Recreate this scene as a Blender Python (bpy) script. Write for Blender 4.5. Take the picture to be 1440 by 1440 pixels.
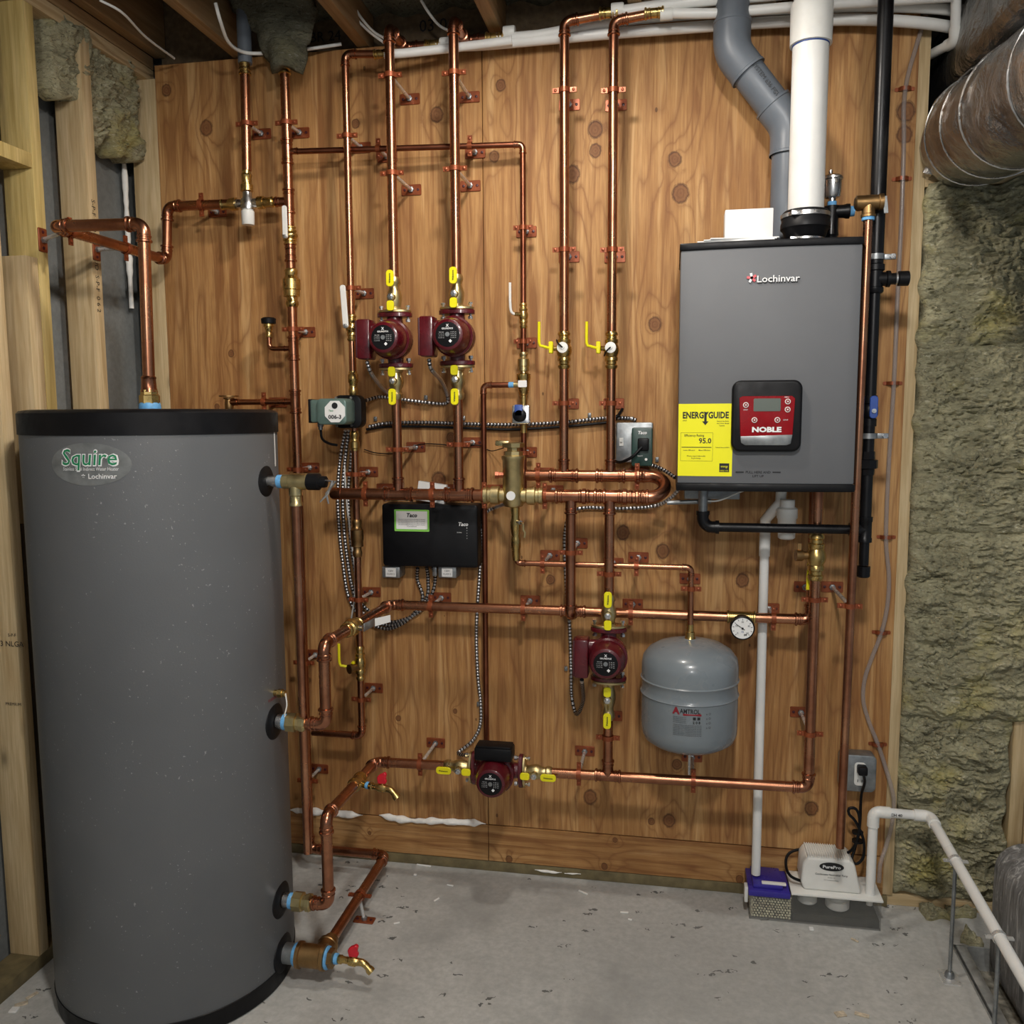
import bpy, bmesh, math, random
from math import sin, cos, pi, radians, hypot
from mathutils import Vector as V, Matrix, noise

random.seed(7)
for o in list(bpy.data.objects):
    bpy.data.objects.remove(o)
S = bpy.context.scene
COL = S.collection

# ------------------------------------------------------------------ camera
F = 1220.0
CAM = V((0, -2.64, 1.482))
_y, _p, _r = radians(10.45), radians(6.3), radians(0.3)
FW = V((-sin(_y)*cos(_p), cos(_y)*cos(_p), -sin(_p)))
_rt = V((cos(_y), sin(_y), 0)); _up = _rt.cross(FW)
RT = _rt*cos(_r) - _up*sin(_r)
UP = _up*cos(_r) + _rt*sin(_r)
cd = bpy.data.cameras.new('camera'); cam = bpy.data.objects.new('camera', cd); COL.objects.link(cam)
cd.sensor_width = 36; cd.sensor_fit = 'HORIZONTAL'; cd.lens = F/1440*36
cd.clip_start = 0.02
m = Matrix((RT, UP, -FW)).transposed().to_4x4(); m.translation = CAM
cam.matrix_world = m
S.camera = cam
# ------------------------------------------------------------------ world, lights, exposure
w = bpy.data.worlds.new('world'); S.world = w; w.use_nodes = True
w.node_tree.nodes['Background'].inputs[0].default_value = (0.80, 0.90, 1.0, 1)
w.node_tree.nodes['Background'].inputs[1].default_value = 0.27
def lamp(name, kind, loc, power, col, size=0.05, target=None, size_y=None):
    d = bpy.data.lights.new(name, kind); o = bpy.data.objects.new(name, d); COL.objects.link(o)
    o.location = loc; d.energy = power; d.color = col
    if kind == 'AREA':
        d.size = size
        if size_y: d.shape = 'RECTANGLE'; d.size_y = size_y
    else: d.shadow_soft_size = size
    if target is not None:
        o.rotation_euler = (V(target)-V(loc)).to_track_quat('-Z', 'Y').to_euler()
    return o
lamp('ceiling_bulb', 'POINT', (-0.33, -0.86, 2.655), 38, (1.0, 0.95, 0.88), 0.06)
lamp('room_bulb', 'POINT', (0.10, -2.25, 2.635), 104, (1.0, 0.975, 0.94), 0.09)
lamp('far_fill', 'POINT', (0.35, -4.5, 2.30), 80, (1.0, 0.98, 0.95), 0.12)  # unseen fill lamp, added to brighten the wool below the duct
S.view_settings.view_transform = 'Standard'; S.view_settings.look = 'None'
S.view_settings.gamma = 1; S.view_settings.use_curve_mapping = False
S.view_settings.exposure = 0.0

# ------------------------------------------------------------------ photo pixel -> place
def ray(px, py): return FW + RT*((px-720)/F) - UP*((py-720)/F)
def at(px, py, out=0.0):            # on a plane parallel to the back wall, 'out' metres in front of it
    r = ray(px, py); return CAM + r*((2.64-out)/r.y)
def onx(px, py, x): r = ray(px, py); return CAM + r*(x/r.x)
def onz(px, py, z=0.0): r = ray(px, py); return CAM + r*((z-CAM.z)/r.z)
X, Y, Z = V((1, 0, 0)), V((0, 1, 0)), V((0, 0, 1))
FR = V((0, -1, 0))

# ------------------------------------------------------------------ mesh builder
def frame(d):
    d = d.normalized(); a = Z if abs(d.z) < .9 else X
    u = d.cross(a).normalized(); return u, d.cross(u).normalized()
class Mb:
    def __init__(s): s.v = []; s.f = []; s.M = None
    def _a(s, p): s.v.append((s.M @ p) if s.M else V(p)); return len(s.v)-1
    def sweep(s, pts, rad, seg=16, cap=True):
        pts = [V(p) for p in pts]; n = len(pts)
        if not hasattr(rad, '__len__'): rad = [rad]*n
        tg = []
        for i in range(n):
            a = pts[max(i-1, 0)]; b = pts[min(i+1, n-1)]; t = b-a
            if t.length < 1e-9: t = tg[-1] if tg else Z
            tg.append(t.normalized())
        u, v = frame(tg[0]); rows = []
        for i in range(n):
            if i:
                q = tg[i-1].rotation_difference(tg[i]); u = (q @ u).normalized()
            v = tg[i].cross(u)
            rows.append([s._a(pts[i]+(u*cos(2*pi*k/seg)+v*sin(2*pi*k/seg))*rad[i]) for k in range(seg)])
        for i in range(n-1):
            a, b = rows[i], rows[i+1]
            for k in range(seg):
                j = (k+1) % seg; s.f.append((a[k], a[j], b[j], b[k]))
        if cap: s.f.append(tuple(reversed(rows[0]))); s.f.append(tuple(rows[-1]))
        return s
    def cyl(s, a, b, r, r1=None, seg=16): return s.sweep([a, b], [r, r if r1 is None else r1], seg)
    def lathe(s, p, d, prof, seg=20, cap=True):
        p = V(p); d = V(d).normalized(); u, v = frame(d); rows = []
        for t, r in prof:
            rows.append([s._a(p+d*t+(u*cos(2*pi*k/seg)+v*sin(2*pi*k/seg))*r) for k in range(seg)])
        for a, b in zip(rows, rows[1:]):
            for k in range(seg):
                j = (k+1) % seg; s.f.append((a[k], a[j], b[j], b[k]))
        if cap: s.f.append(tuple(reversed(rows[0]))); s.f.append(tuple(rows[-1]))
        return s
    def box(s, c, size, R=None):
        c = V(c); h = V(size)/2; ids = []
        for sx in (-1, 1):
            for sy in (-1, 1):
                for sz in (-1, 1):
                    d = V((sx*h.x, sy*h.y, sz*h.z)); ids.append(s._a(c+(R @ d if R else d)))
        for q in ((0,1,3,2),(4,6,7,5),(0,4,5,1),(2,3,7,6),(0,2,6,4),(1,5,7,3)): s.f.append(tuple(ids[i] for i in q))
        return s
    def bx(s, x0, x1, y0, y1, z0, z1): return s.box(((x0+x1)/2, (y0+y1)/2, (z0+z1)/2), (abs(x1-x0), abs(y1-y0), abs(z1-z0)))
    def bar(s, a, b, wu, wv, u=None):     # rectangular bar between points; wu along u
        a, b = V(a), V(b); d = (b-a).normalized()
        if u is None: u, _ = frame(d)
        u = (V(u)-d*V(u).dot(d)).normalized(); v = d.cross(u)
        ids = [s._a(p+u*(su*wu/2)+v*(sv*wv/2)) for p in (a, b) for su, sv in ((-1,-1),(1,-1),(1,1),(-1,1))]
        for q in ((3,2,1,0),(4,5,6,7),(0,1,5,4),(1,2,6,5),(2,3,7,6),(3,0,4,7)): s.f.append(tuple(ids[i] for i in q))
        return s
    def prism(s, poly, o, ux, uy, ext):
        o, ux, uy, ext = V(o), V(ux), V(uy), V(ext)
        a = [s._a(o+ux*x+uy*y) for x, y in poly]; b = [s._a(o+ux*x+uy*y+ext) for x, y in poly]; n = len(poly)
        s.f.append(tuple(reversed(a))); s.f.append(tuple(b))
        for i in range(n): j = (i+1) % n; s.f.append((a[i], a[j], b[j], b[i]))
        return s
    def ball(s, c, r, seg=14):
        n = 8; return s.lathe(V(c)-Z*r, Z, [(r-r*cos(pi*i/n), max(r*sin(pi*i/n), 1e-5)) for i in range(n+1)], seg)
    def build(s, name, mat, parent=None, smooth=True, bevel=0, ang=40, recalc=True, base=False, bseg=2):
        me = bpy.data.meshes.new(name)
        lo = V([min(p[i] for p in s.v) for i in range(3)]); hi = V([max(p[i] for p in s.v) for i in range(3)])
        c = (lo+hi)/2
        if base: c.z = lo.z
        me.from_pydata([p-c for p in s.v], [], s.f)
        bm = bmesh.new(); bm.from_mesh(me)
        if recalc: bmesh.ops.recalc_face_normals(bm, faces=bm.faces)
        if bevel:
            es = [e for e in bm.edges if len(e.link_faces) == 2 and e.calc_face_angle(0) > radians(30)]
            bmesh.ops.bevel(bm, geom=es, offset=bevel, segments=bseg, affect='EDGES', profile=.5, clamp_overlap=True)
        bm.to_mesh(me); bm.free()
        if smooth:
            me.shade_smooth(); me.set_sharp_from_angle(angle=radians(ang))
        ms = mat if isinstance(mat, (list, tuple)) else [mat]
        for q in ms: me.materials.append(MAT[q] if isinstance(q, str) else q)
        o = bpy.data.objects.new(name, me); COL.objects.link(o)
        if parent is not None:
            o.parent = parent; o.location = c - wloc(parent)
        else: o.location = c
        return o
def wloc(o):
    p = V(o.location)
    while o.parent: o = o.parent; p += V(o.location)
    return p
def tag(o, label=None, cat=None, group=None, kind=None):
    if label: o['label'] = label
    if cat: o['category'] = cat
    if group: o['group'] = group
    if kind: o['kind'] = kind
    return o
def thing(name, label, cat, loc, group=None):
    o = bpy.data.objects.new(name, None); COL.objects.link(o); o.location = loc; o.empty_display_size = .05
    return tag(o, label, cat, group)
def rrect(w, h, r, n=5):
    out = []
    for cx, cy, a0 in ((w/2-r, h/2-r, 0), (-w/2+r, h/2-r, 90), (-w/2+r, -h/2+r, 180), (w/2-r, -h/2+r, 270)):
        for k in range(n+1): a = radians(a0+90*k/n); out.append((cx+r*cos(a), cy+r*sin(a)))
    return out
def ellipse(a, b, n=28): return [(a*cos(2*pi*k/n), b*sin(2*pi*k/n)) for k in range(n)]
def catmull(pts, step=.01):
    P = [V(p) for p in pts]; P = [P[0]*2-P[1]]+P+[P[-1]*2-P[-2]]; out = []
    for i in range(1, len(P)-2):
        a, b, c, d = P[i-1:i+3]; n = max(2, int((c-b).length/step))
        for k in range(n):
            t = k/n
            out.append(.5*((2*b)+(c-a)*t+(2*a-5*b+4*c-d)*t*t+(3*b-a-3*c+d)*t**3))
    out.append(P[-2]); return out

def text(s, h, o, ux, uy, mat, parent, name='lettering', wrap=None, shear=0, bold=0.0, depth=.0006, width=None, align='CENTER', label=None):
    """flat print: letters of cap height h, centred on o; wrap maps (x,y,d) to a place"""
    cu = bpy.data.curves.new('t', 'FONT'); cu.body = s; cu.size = 1; cu.shear = shear; cu.offset = bold
    cu.resolution_u = 2; cu.align_x = align; cu.extrude = 0
    to = bpy.data.objects.new('t', cu); COL.objects.link(to)
    me = bpy.data.meshes.new_from_object(to.evaluated_get(bpy.context.evaluated_depsgraph_get()))
    bpy.data.objects.remove(to); bpy.data.curves.remove(cu)
    k = h/.70
    xs = [v.co.x for v in me.vertices]; kx = k
    if width and xs: kx = width/(max(xs)-min(xs))
    ux, uy, o = V(ux), V(uy), (V(o) if o else V()); nz = ux.cross(uy)
    mb = Mb()
    for v in me.vertices:
        x, y = v.co.x*kx, (v.co.y-.35)*k
        mb.v.append(wrap(x, y, depth) if wrap else o+ux*x+uy*y+nz*depth)
    mb.f = [tuple(p.vertices) for p in me.polygons]
    bpy.data.meshes.remove(me)
    ob = mb.build(name, mat, parent, smooth=False, recalc=False)
    if label: ob['label'] = label
    return ob

# ------------------------------------------------------------------ materials
MAT = {}
def nt(name):
    m = bpy.data.materials.new(name); m.use_nodes = True; t = m.node_tree; MAT[name] = m
    return m, t, t.nodes['Principled BSDF']
class N:
    def __init__(s, t): s.t = t
    def __call__(s, typ, **kw):
        n = s.t.nodes.new(typ)
        for k, v in kw.items():
            if k.startswith('i_'):
                key = k[2:]; key = int(key) if key.isdigit() else key.replace('_', ' ')
                sock = n.inputs[key]
                if hasattr(v, 'is_output') or isinstance(v, bpy.types.NodeSocket): s.t.links.new(v, sock)
                else: sock.default_value = v
            else: setattr(n, k, v)
        return n
    def math(s, op, a, b=None, c=None):
        n = s.t.nodes.new('ShaderNodeMath'); n.operation = op
        for i, v in enumerate((a, b, c)):
            if v is None: continue
            if isinstance(v, bpy.types.NodeSocket): s.t.links.new(v, n.inputs[i])
            else: n.inputs[i].default_value = v
        return n.outputs[0]
    def ramp(s, fac, stops, interp='LINEAR'):
        n = s.t.nodes.new('ShaderNodeValToRGB'); s.t.links.new(fac, n.inputs[0]); cr = n.color_ramp; cr.interpolation = interp
        while len(cr.elements) < len(stops): cr.elements.new(.5)
        for e, (p, c) in zip(cr.elements, stops): e.position = p; e.color = (*c, 1) if len(c) == 3 else c
        return n.outputs[0]
    def mix(s, fac, a, b, mode='MIX'):
        n = s.t.nodes.new('ShaderNodeMix'); n.data_type = 'RGBA'; n.blend_type = mode
        for sock, v in ((n.inputs[0], fac), (n.inputs[6], a), (n.inputs[7], b)):
            if isinstance(v, bpy.types.NodeSocket): s.t.links.new(v, sock)
            else: sock.default_value = v if not isinstance(v, tuple) else ((*v, 1) if len(v) == 3 else v)
        return n.outputs[2]
    def noise(s, vec, scale, detail=4, rough=.55, out='Fac', dist=0):
        n = s('ShaderNodeTexNoise', i_Scale=scale, i_Detail=detail, i_Roughness=rough, i_Distortion=dist)
        if vec is not None: s.t.links.new(vec, n.inputs['Vector'])
        return n.outputs[out]
    def scale(s, vec, sc):
        n = s('ShaderNodeMapping'); s.t.links.new(vec, n.inputs[0]); n.inputs['Scale'].default_value = sc; return n.outputs[0]
    def bump(s, h, strength=.3, dist=.01):
        n = s('ShaderNodeBump', i_Strength=strength, i_Distance=dist); s.t.links.new(h, n.inputs['Height']); return n.outputs[0]
    def coord(s, k='Object'): return s('ShaderNodeTexCoord').outputs[k]
def simple(name, col, rough=.5, metal=0.0, var=.12, scale=30, bump=0.0, bscale=80, rvar=.1, spec=.5, alpha=1, trans=0, coat=0):
    m, t, b = nt(name); n = N(t); co = n('ShaderNodeNewGeometry').outputs['Position']
    f = n.noise(co, scale, 5)
    lo = tuple(max(0, c*(1-var)) for c in col); hi = tuple(min(1, c*(1+var)) for c in col)
    t.links.new(n.ramp(f, [(.3, lo), (.7, hi)]), b.inputs['Base Color'])
    b.inputs['Metallic'].default_value = metal
    t.links.new(n.ramp(n.noise(co, scale*.6, 3), [(.3, (max(rough-rvar, .02),)*3), (.7, (min(rough+rvar, 1),)*3)]), b.inputs['Roughness'])
    b.inputs['Specular IOR Level'].default_value = spec
    if bump: t.links.new(n.bump(n.noise(co, bscale, 4), bump, .003), b.inputs['Normal'])
    if trans: b.inputs['Transmission Weight'].default_value = trans; b.inputs['IOR'].default_value = 1.3
    if alpha < 1: b.inputs['Alpha'].default_value = alpha
    if coat: b.inputs['Coat Weight'].default_value = coat; b.inputs['Coat Roughness'].default_value = .1
    return m
simple('brass', (.56, .40, .15), .28, 1, .22, 40)
simple('bronze', (.33, .20, .085), .42, 1, .2, 40)
simple('brass_pale', (.60, .49, .25), .36, 1, .15, 40)
simple('steel', (.62, .62, .62), .28, 1, .15, 60)
simple('galvanised', (.27, .285, .29), .42, .7, .25, 35, .1)
simple('rod_steel', (.70, .70, .69), .32, .55, .15, 90)
simple('copper_coat', (.27, .068, .024), .38, .45, .2, 40)
simple('black_plastic', (.005, .005, .006), .45, 0, .2, 40, spec=.22)
simple('black_rubber', (.006, .006, .007), .5, 0, .2, 40, spec=.25)
simple('black_iron', (.004, .004, .005), .36, .0, .2, 20, spec=.3)
simple('red_enamel', (.085, .004, .009), .30, 0, .2, 30, .15, 200, coat=.3)
simple('dark_red', (.055, .006, .010), .45, 0, .2, 30)
simple('white_pvc', (.80, .80, .77), .35, 0, .05, 12)
simple('white_plastic', (.78, .78, .74), .38, 0, .05, 20)
simple('white_paper', (.82, .82, .80), .7, 0, .04, 20)
simple('grey_pvc', (.125, .145, .170), .42, 0, .07, 15)
simple('yellow_plastic', (.86, .78, .005), .38, 0, .06, 30)
simple('yellow_label', (.90, .86, .005), .55, 0, .02, 10)
simple('blue_tape', (.14, .40, .72), .6, 0, .2, 90)
simple('blue_plastic', (.035, .025, .28), .35, 0, .1, 40)
simple('blue_lever', (.03, .08, .33), .4, 0, .1, 40)
simple('red_handle', (.62, .015, .03), .35, 0, .15, 40)
simple('grey_tank', (.195, .225, .245), .30, 0, .06, 12, coat=.25)
simple('taco_green', (.13, .20, .175), .42, .3, .12, 40)
simple('dark_green', (.012, .045, .035), .40, 0, .15, 40)
simple('ink', (.01, .01, .012), .6, 0, 0, 10)
simple('white_ink', (.85, .85, .85), .6, 0, 0, 10)
simple('grey_ink', (.30, .31, .31), .6, 0, 0, 10)
simple('green_ink', (.01, .22, .09), .5, 0, 0, 10)
simple('maroon_ink', (.25, .01, .02), .5, 0, 0, 10)
simple('blue_ink', (.02, .06, .25), .5, 0, 0, 10)
simple('lime', (.25, .62, .10), .5, 0, 0, 10)
simple('boiler_grey', (.132, .137, .145), .55, .0, .02, 15, rvar=.02, spec=.4)
simple('panel_red', (.25, .004, .008), .25, 0, .1, 20, spec=.2)
simple('lcd', (.10, .12, .10), .3, 0, .02, 10)
simple('decal', (.155, .165, .165), .4, 0, .30, 30)
simple('foam_white', (.90, .89, .84), .8, 0, .06, 60, .5, 60)
simple('bead', (.82, .72, .52), .45, 0, .35, 60)
simple('track_metal', (.36, .37, .36), .5, .2, .3, 30)
simple('chip', (.55, .47, .35), .8, 0, .3, 120)
simple('vinyl', (.42, .36, .33), .2, 0, .05, 30, alpha=.42)
simple('pit_dirt', (.22, .205, .165), .9, 0, .6, 60, .8, 60)
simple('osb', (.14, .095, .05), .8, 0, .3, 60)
simple('treated', (.17, .135, .065), .7, 0, .3, 25)
m, t, b = nt('clear_plastic'); n = N(t)
b.inputs['Base Color'].default_value = (.30, .30, .28, 1); b.inputs['Roughness'].default_value = .08
b.inputs['Alpha'].default_value = .16
simple('tub_shade', (.045, .043, .036), .5, 0, .5, 30)  # dark colour carries the shade inside the tub and between the beads

def copper_mat():
    m, t, b = nt('copper'); n = N(t); co = n('ShaderNodeNewGeometry').outputs['Position']
    f = n.noise(co, 9, 5, .6); g = n.noise(co, 60, 3)
    c = n.ramp(f, [(.28, (.25, .100, .056)), (.5, (.43, .190, .107)), (.72, (.56, .29, .17))])
    c = n.mix(n.ramp(g, [(.55, (0, 0, 0)), (.8, (.35, .35, .35))]), c, (.24, .09, .05))
    t.links.new(c, b.inputs['Base Color']); b.inputs['Metallic'].default_value = 1
    t.links.new(n.ramp(f, [(.3, (.36,)*3), (.7, (.22,)*3)]), b.inputs['Roughness'])
copper_mat()
m, t, b = nt('copper_fitting'); n = N(t); co = n('ShaderNodeNewGeometry').outputs['Position']
t.links.new(n.ramp(n.noise(co, 25, 4), [(.3, (.29, .115, .065)), (.7, (.48, .22, .13))]), b.inputs['Base Color'])
b.inputs['Metallic'].default_value = 1; b.inputs['Roughness'].default_value = .27
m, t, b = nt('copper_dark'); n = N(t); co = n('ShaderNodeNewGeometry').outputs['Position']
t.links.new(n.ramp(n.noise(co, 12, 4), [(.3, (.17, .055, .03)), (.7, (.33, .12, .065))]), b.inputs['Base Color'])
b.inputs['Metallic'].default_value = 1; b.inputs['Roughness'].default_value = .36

def armour():
    m, t, b = nt('armour'); b.inputs['Base Color'].default_value = (.55, .55, .56, 1)
    b.inputs['Metallic'].default_value = .9; b.inputs['Roughness'].default_value = .35
armour()

KN = [(290,180,17),(234,127,13),(500,174,10),(704,120,12),(614,161,16),(695,220,12),(837,182,17),(837,212,14),(949,224,15),(957,272,19),
      (805,245,18),(921,456,15),(325,497,8),(305,572,7),(876,749,16),(932,775,16),(1044,816,15),(774,815,11),(830,1121,17),(941,1154,15),
      (916,1155,8),(1141,1137,16),(1274,157,19),(1272,189,16),(634,615,11),(617,675,18),(952,1075,12),(1150,420,12),(1010,480,10),(560,1010,7),(350,700,9),(640,1000,6)]
def plywood(name, knots, along='Z', tint=1.0):
    m, t, b = nt(name); n = N(t); pos = n('ShaderNodeNewGeometry').outputs['Position']
    sp = n('ShaderNodeSeparateXYZ'); t.links.new(pos, sp.inputs[0])
    d = None
    for px, py, r in knots:
        c = at(px, py, 0); rr = r/462*.55
        sub = n('ShaderNodeVectorMath', operation='SUBTRACT'); t.links.new(pos, sub.inputs[0]); sub.inputs[1].default_value = (c.x, c.y, c.z)
        mul = n('ShaderNodeVectorMath', operation='MULTIPLY'); t.links.new(sub.outputs[0], mul.inputs[0]); mul.inputs[1].default_value = (1/rr, 0, .85/rr)
        ln = n('ShaderNodeVectorMath', operation='LENGTH'); t.links.new(mul.outputs[0], ln.inputs[0])
        d = ln.outputs['Value'] if d is None else n.math('SMOOTH_MIN', d, ln.outputs['Value'], .8)
    if d is None:
        v = n('ShaderNodeValue'); v.outputs[0].default_value = 50; d = v.outputs[0]
    wob = n.noise(pos, 90, 2); d2 = n.math('ADD', d, n.math('MULTIPLY', n.math('SUBTRACT', wob, .5), .5))
    near = n.math('POWER', 2.718, n.math('MULTIPLY', d2, -.42))
    axis, lon = ('X', 'Z') if along == 'Z' else ('Z', 'X')
    st = (1.7, 1, .22) if along == 'Z' else (.22, 1, 1.7)
    big = n.noise(n.scale(pos, st), 2.6, 3, .5)
    u = n.math('ADD', n.math('MULTIPLY', sp.outputs[axis], 13.0), n.math('ADD', n.math('MULTIPLY', big, 14.0), n.math('MULTIPLY', near, 3.2)))
    rings = n.math('PINGPONG', u, .5); rings = n.math('MULTIPLY', rings, 2)
    line = n.math('MULTIPLY', n.math('POWER', rings, 4), n.noise(n.scale(pos, (6, 1, 1.2)), 3, 3))
    fine = n.noise(n.scale(pos, (60, 1, 3) if along == 'Z' else (3, 1, 60)), 3, 4, .6)
    streak = n.noise(n.scale(pos, (16, 1, .7) if along == 'Z' else (.7, 1, 16)), 2.0, 5, .62, dist=.9)
    blot = n.noise(n.scale(pos, (2, 1, 1)), 2.2, 4, .6)
    T = lambda c: tuple(x*tint for x in c)
    base = n.ramp(blot, [(.3, T((.37, .180, .058))), (.5, T((.47, .250, .090))), (.72, T((.56, .325, .130)))])
    base = n.mix(n.ramp(fine, [(.38, (.5,)*3), (.60, (0, 0, 0))]), base, T((.28, .125, .042)))
    base = n.mix(n.ramp(streak, [(.36, (.85,)*3), (.47, (.15,)*3), (.52, (0, 0, 0))]), base, T((.25, .105, .034)))
    base = n.mix(n.ramp(streak, [(.56, (0, 0, 0)), (.70, (.7,)*3)]), base, T((.66, .41, .18)))
    base = n.mix(n.math('MULTIPLY', line, 1.25), base, T((.23, .095, .034)))
    halo = n.ramp(d2, [(.0, (0, 0, 0)), (.115, (0, 0, 0)), (.16, (.5,)*3), (.28, (0, 0, 0))]) if 0 else None
    kin = n.math('LESS_THAN', d2, 1.0); kring = n.math('MULTIPLY', n.math('LESS_THAN', n.math('ABSOLUTE', n.math('SUBTRACT', d2, 1.0)), .14), .85)
    kc = n.ramp(n.math('PINGPONG', n.math('MULTIPLY', d2, 2.2), .5), [(.0, T((.13, .045, .016))), (1, T((.27, .115, .045)))])
    base = n.mix(n.math('MULTIPLY', kin, .80), base, kc); base = n.mix(n.math('MULTIPLY', kring, n.noise(pos, 45, 2)), base, (.05, .02, .009))
    vor = n('ShaderNodeTexVoronoi', i_Scale=9.0); t.links.new(n.scale(pos, (1, 0, .55)), vor.inputs['Vector'])
    spk = n.math('LESS_THAN', vor.outputs['Distance'], .035); base = n.mix(n.math('MULTIPLY', spk, .7), base, (.07, .03, .012))
    t.links.new(base, b.inputs['Base Color']); b.inputs['Roughness'].default_value = .62
    b.inputs['Specular IOR Level'].default_value = .3
    t.links.new(n.bump(n.math('ADD', fine, n.math('MULTIPLY', line, .3)), .22, .002), b.inputs['Normal'])
plywood('plywood', KN)
plywood('plywood_cross', [(1040, 1236, 9), (850, 1218, 8), (865, 1181, 6), (520, 1171, 5), (716, 1208, 9)], 'X', .95)

def lumber(name, axis, c0, c1, c2, knots=True):
    m, t, b = nt(name); n = N(t); pos = n('ShaderNodeNewGeometry').outputs['Position']
    rnd = n('ShaderNodeObjectInfo').outputs['Random']
    off = n('ShaderNodeVectorMath', operation='ADD'); t.links.new(pos, off.inputs[0])
    cm = n('ShaderNodeCombineXYZ')
    for k in range(3): t.links.new(n.math('MULTIPLY', rnd, 7.0+k), cm.inputs[k])
    t.links.new(cm.outputs[0], off.inputs[1]); p = off.outputs[0]
    sc = [22, 22, 22]; sc['XYZ'.index(axis)] = 1.1
    g = n.noise(n.scale(p, sc), 2.2, 4, .55, dist=.6)
    fine = n.noise(n.scale(p, [x*4 for x in sc]), 2, 3)
    c = n.ramp(g, [(.30, c0), (.5, c1), (.7, c2)])
    c = n.mix(n.ramp(fine, [(.4, (.4,)*3), (.6, (0, 0, 0))]), c, c0)
    if knots:
        ks = [1, 1, 1]; ks['XYZ'.index(axis)] = .5
        vo = n('ShaderNodeTexVoronoi', i_Scale=7.0); t.links.new(n.scale(p, ks), vo.inputs['Vector'])
        c = n.mix(n.ramp(vo.outputs['Distance'], [(.05, (.85,)*3), (.10, (.25,)*3), (.16, (0, 0, 0))]), c, tuple(x*.28 for x in c0))
    t.links.new(c, b.inputs['Base Color']); b.inputs['Roughness'].default_value = .68; b.inputs['Specular IOR Level'].default_value = .3
    t.links.new(n.bump(fine, .2, .002), b.inputs['Normal'])
PINE = ((.42, .29, .14), (.60, .46, .26), (.68, .54, .33))
lumber('pine_z', 'Z', *PINE); lumber('pine_y', 'Y', *PINE); lumber('pine_x', 'X', *PINE)
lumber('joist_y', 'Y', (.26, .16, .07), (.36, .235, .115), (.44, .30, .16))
lumber('yellow_pine', 'Z', (.42, .30, .10), (.60, .46, .18), (.68, .53, .24))

def concrete(name, c, mottled=1.0, spots=True, bump=.25):
    m, t, b = nt(name); n = N(t); pos = n('ShaderNodeNewGeometry').outputs['Position']
    a = n.noise(pos, 2.3, 6, .62); f = n.noise(pos, 55, 5, .65)
    k = lambda s: tuple(x*s for x in c)
    col = n.ramp(a, [(.30, k(1-.28*mottled)), (.5, c), (.72, k(1+.22*mottled))])
    col = n.mix(n.ramp(f, [(.35, (.45,)*3), (.65, (0, 0, 0))]), col, k(.62))
    if spots:
        v = n('ShaderNodeTexVoronoi', i_Scale=13.0, i_Randomness=1.0)
        wp = n('ShaderNodeVectorMath', operation='ADD'); t.links.new(n.scale(pos, (.8, 1.7, 1)), wp.inputs[0])
        t.links.new(n.math('MULTIPLY', n.noise(pos, 30, 3), .14), wp.inputs[1]); t.links.new(wp.outputs[0], v.inputs['Vector'])
        sp = n.math('MULTIPLY', n.math('LESS_THAN', v.outputs['Distance'], .155), n.math('GREATER_THAN', n.noise(pos, 2.6, 3), .48))
        col = n.mix(n.math('MULTIPLY', sp, .85), col, k(.14))
        d = n.ramp(n.noise(pos, 1.1, 5, .6), [(.52, (0, 0, 0)), (.70, (.6,)*3)]); col = n.mix(d, col, k(.55))
    t.links.new(col, b.inputs['Base Color']); b.inputs['Roughness'].default_value = .82; b.inputs['Specular IOR Level'].default_value = .25
    t.links.new(n.bump(f, bump, .003), b.inputs['Normal'])
concrete('floor_concrete', (.50, .50, .475), 1.35)
concrete('wall_concrete', (.20, .21, .205), 1.0, False, .4)

def wool(name, c, var=1.0):
    m, t, b = nt(name); n = N(t); pos = n('ShaderNodeNewGeometry').outputs['Position']
    a = n.noise(n.scale(pos, (1, 1, 1.8)), 7, 6, .62, dist=.8); f = n.noise(n.scale(pos, (1, 1, 2.2)), 45, 5, .7, dist=1.5)
    y = n.noise(pos, 4.2, 4, .6); k = lambda s, g=1.0: (c[0]*s*g, c[1]*s*g, c[2]*s)
    col = n.ramp(a, [(.28, k(.62)), (.5, k(1.0)), (.68, k(1.25)), (.82, k(1.45))])
    col = n.mix(n.ramp(y, [(.54, (0, 0, 0)), (.70, (.8*var,)*3)]), col, (c[0]*1.3, c[1]*1.22, c[2]*.62))
    col = n.mix(n.ramp(f, [(.34, (.85,)*3), (.48, (0, 0, 0))]), col, k(.30))
    col = n.mix(n.ramp(n.noise(n.scale(pos, (1, 1, 2.6)), 30, 5, .7, dist=2.0), [(.57, (0, 0, 0)), (.68, (.75,)*3)]), col, (c[0]*1.75, c[1]*1.78, c[2]*2.1))
    t.links.new(col, b.inputs['Base Color']); b.inputs['Roughness'].default_value = .95; b.inputs['Specular IOR Level'].default_value = .1
    t.links.new(n.bump(n.math('ADD', f, a), .9, .012), b.inputs['Normal'])
wool('wool', (.43, .40, .255)); wool('wool_grey', (.16, .155, .11), .3)

m, t, b = nt('foil'); n = N(t); pos = n('ShaderNodeNewGeometry').outputs['Position']
f = n.noise(pos, 9, 5, .6, dist=1.2); g = n.noise(pos, 40, 4, .6)
t.links.new(n.ramp(f, [(.3, (.15, .145, .14)), (.7, (.46, .45, .43))]), b.inputs['Base Color'])
b.inputs['Metallic'].default_value = .95; b.inputs['Roughness'].default_value = .27
t.links.new(n.bump(n.math('ADD', f, n.math('MULTIPLY', g, .35)), .8, .02), b.inputs['Normal'])
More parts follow.
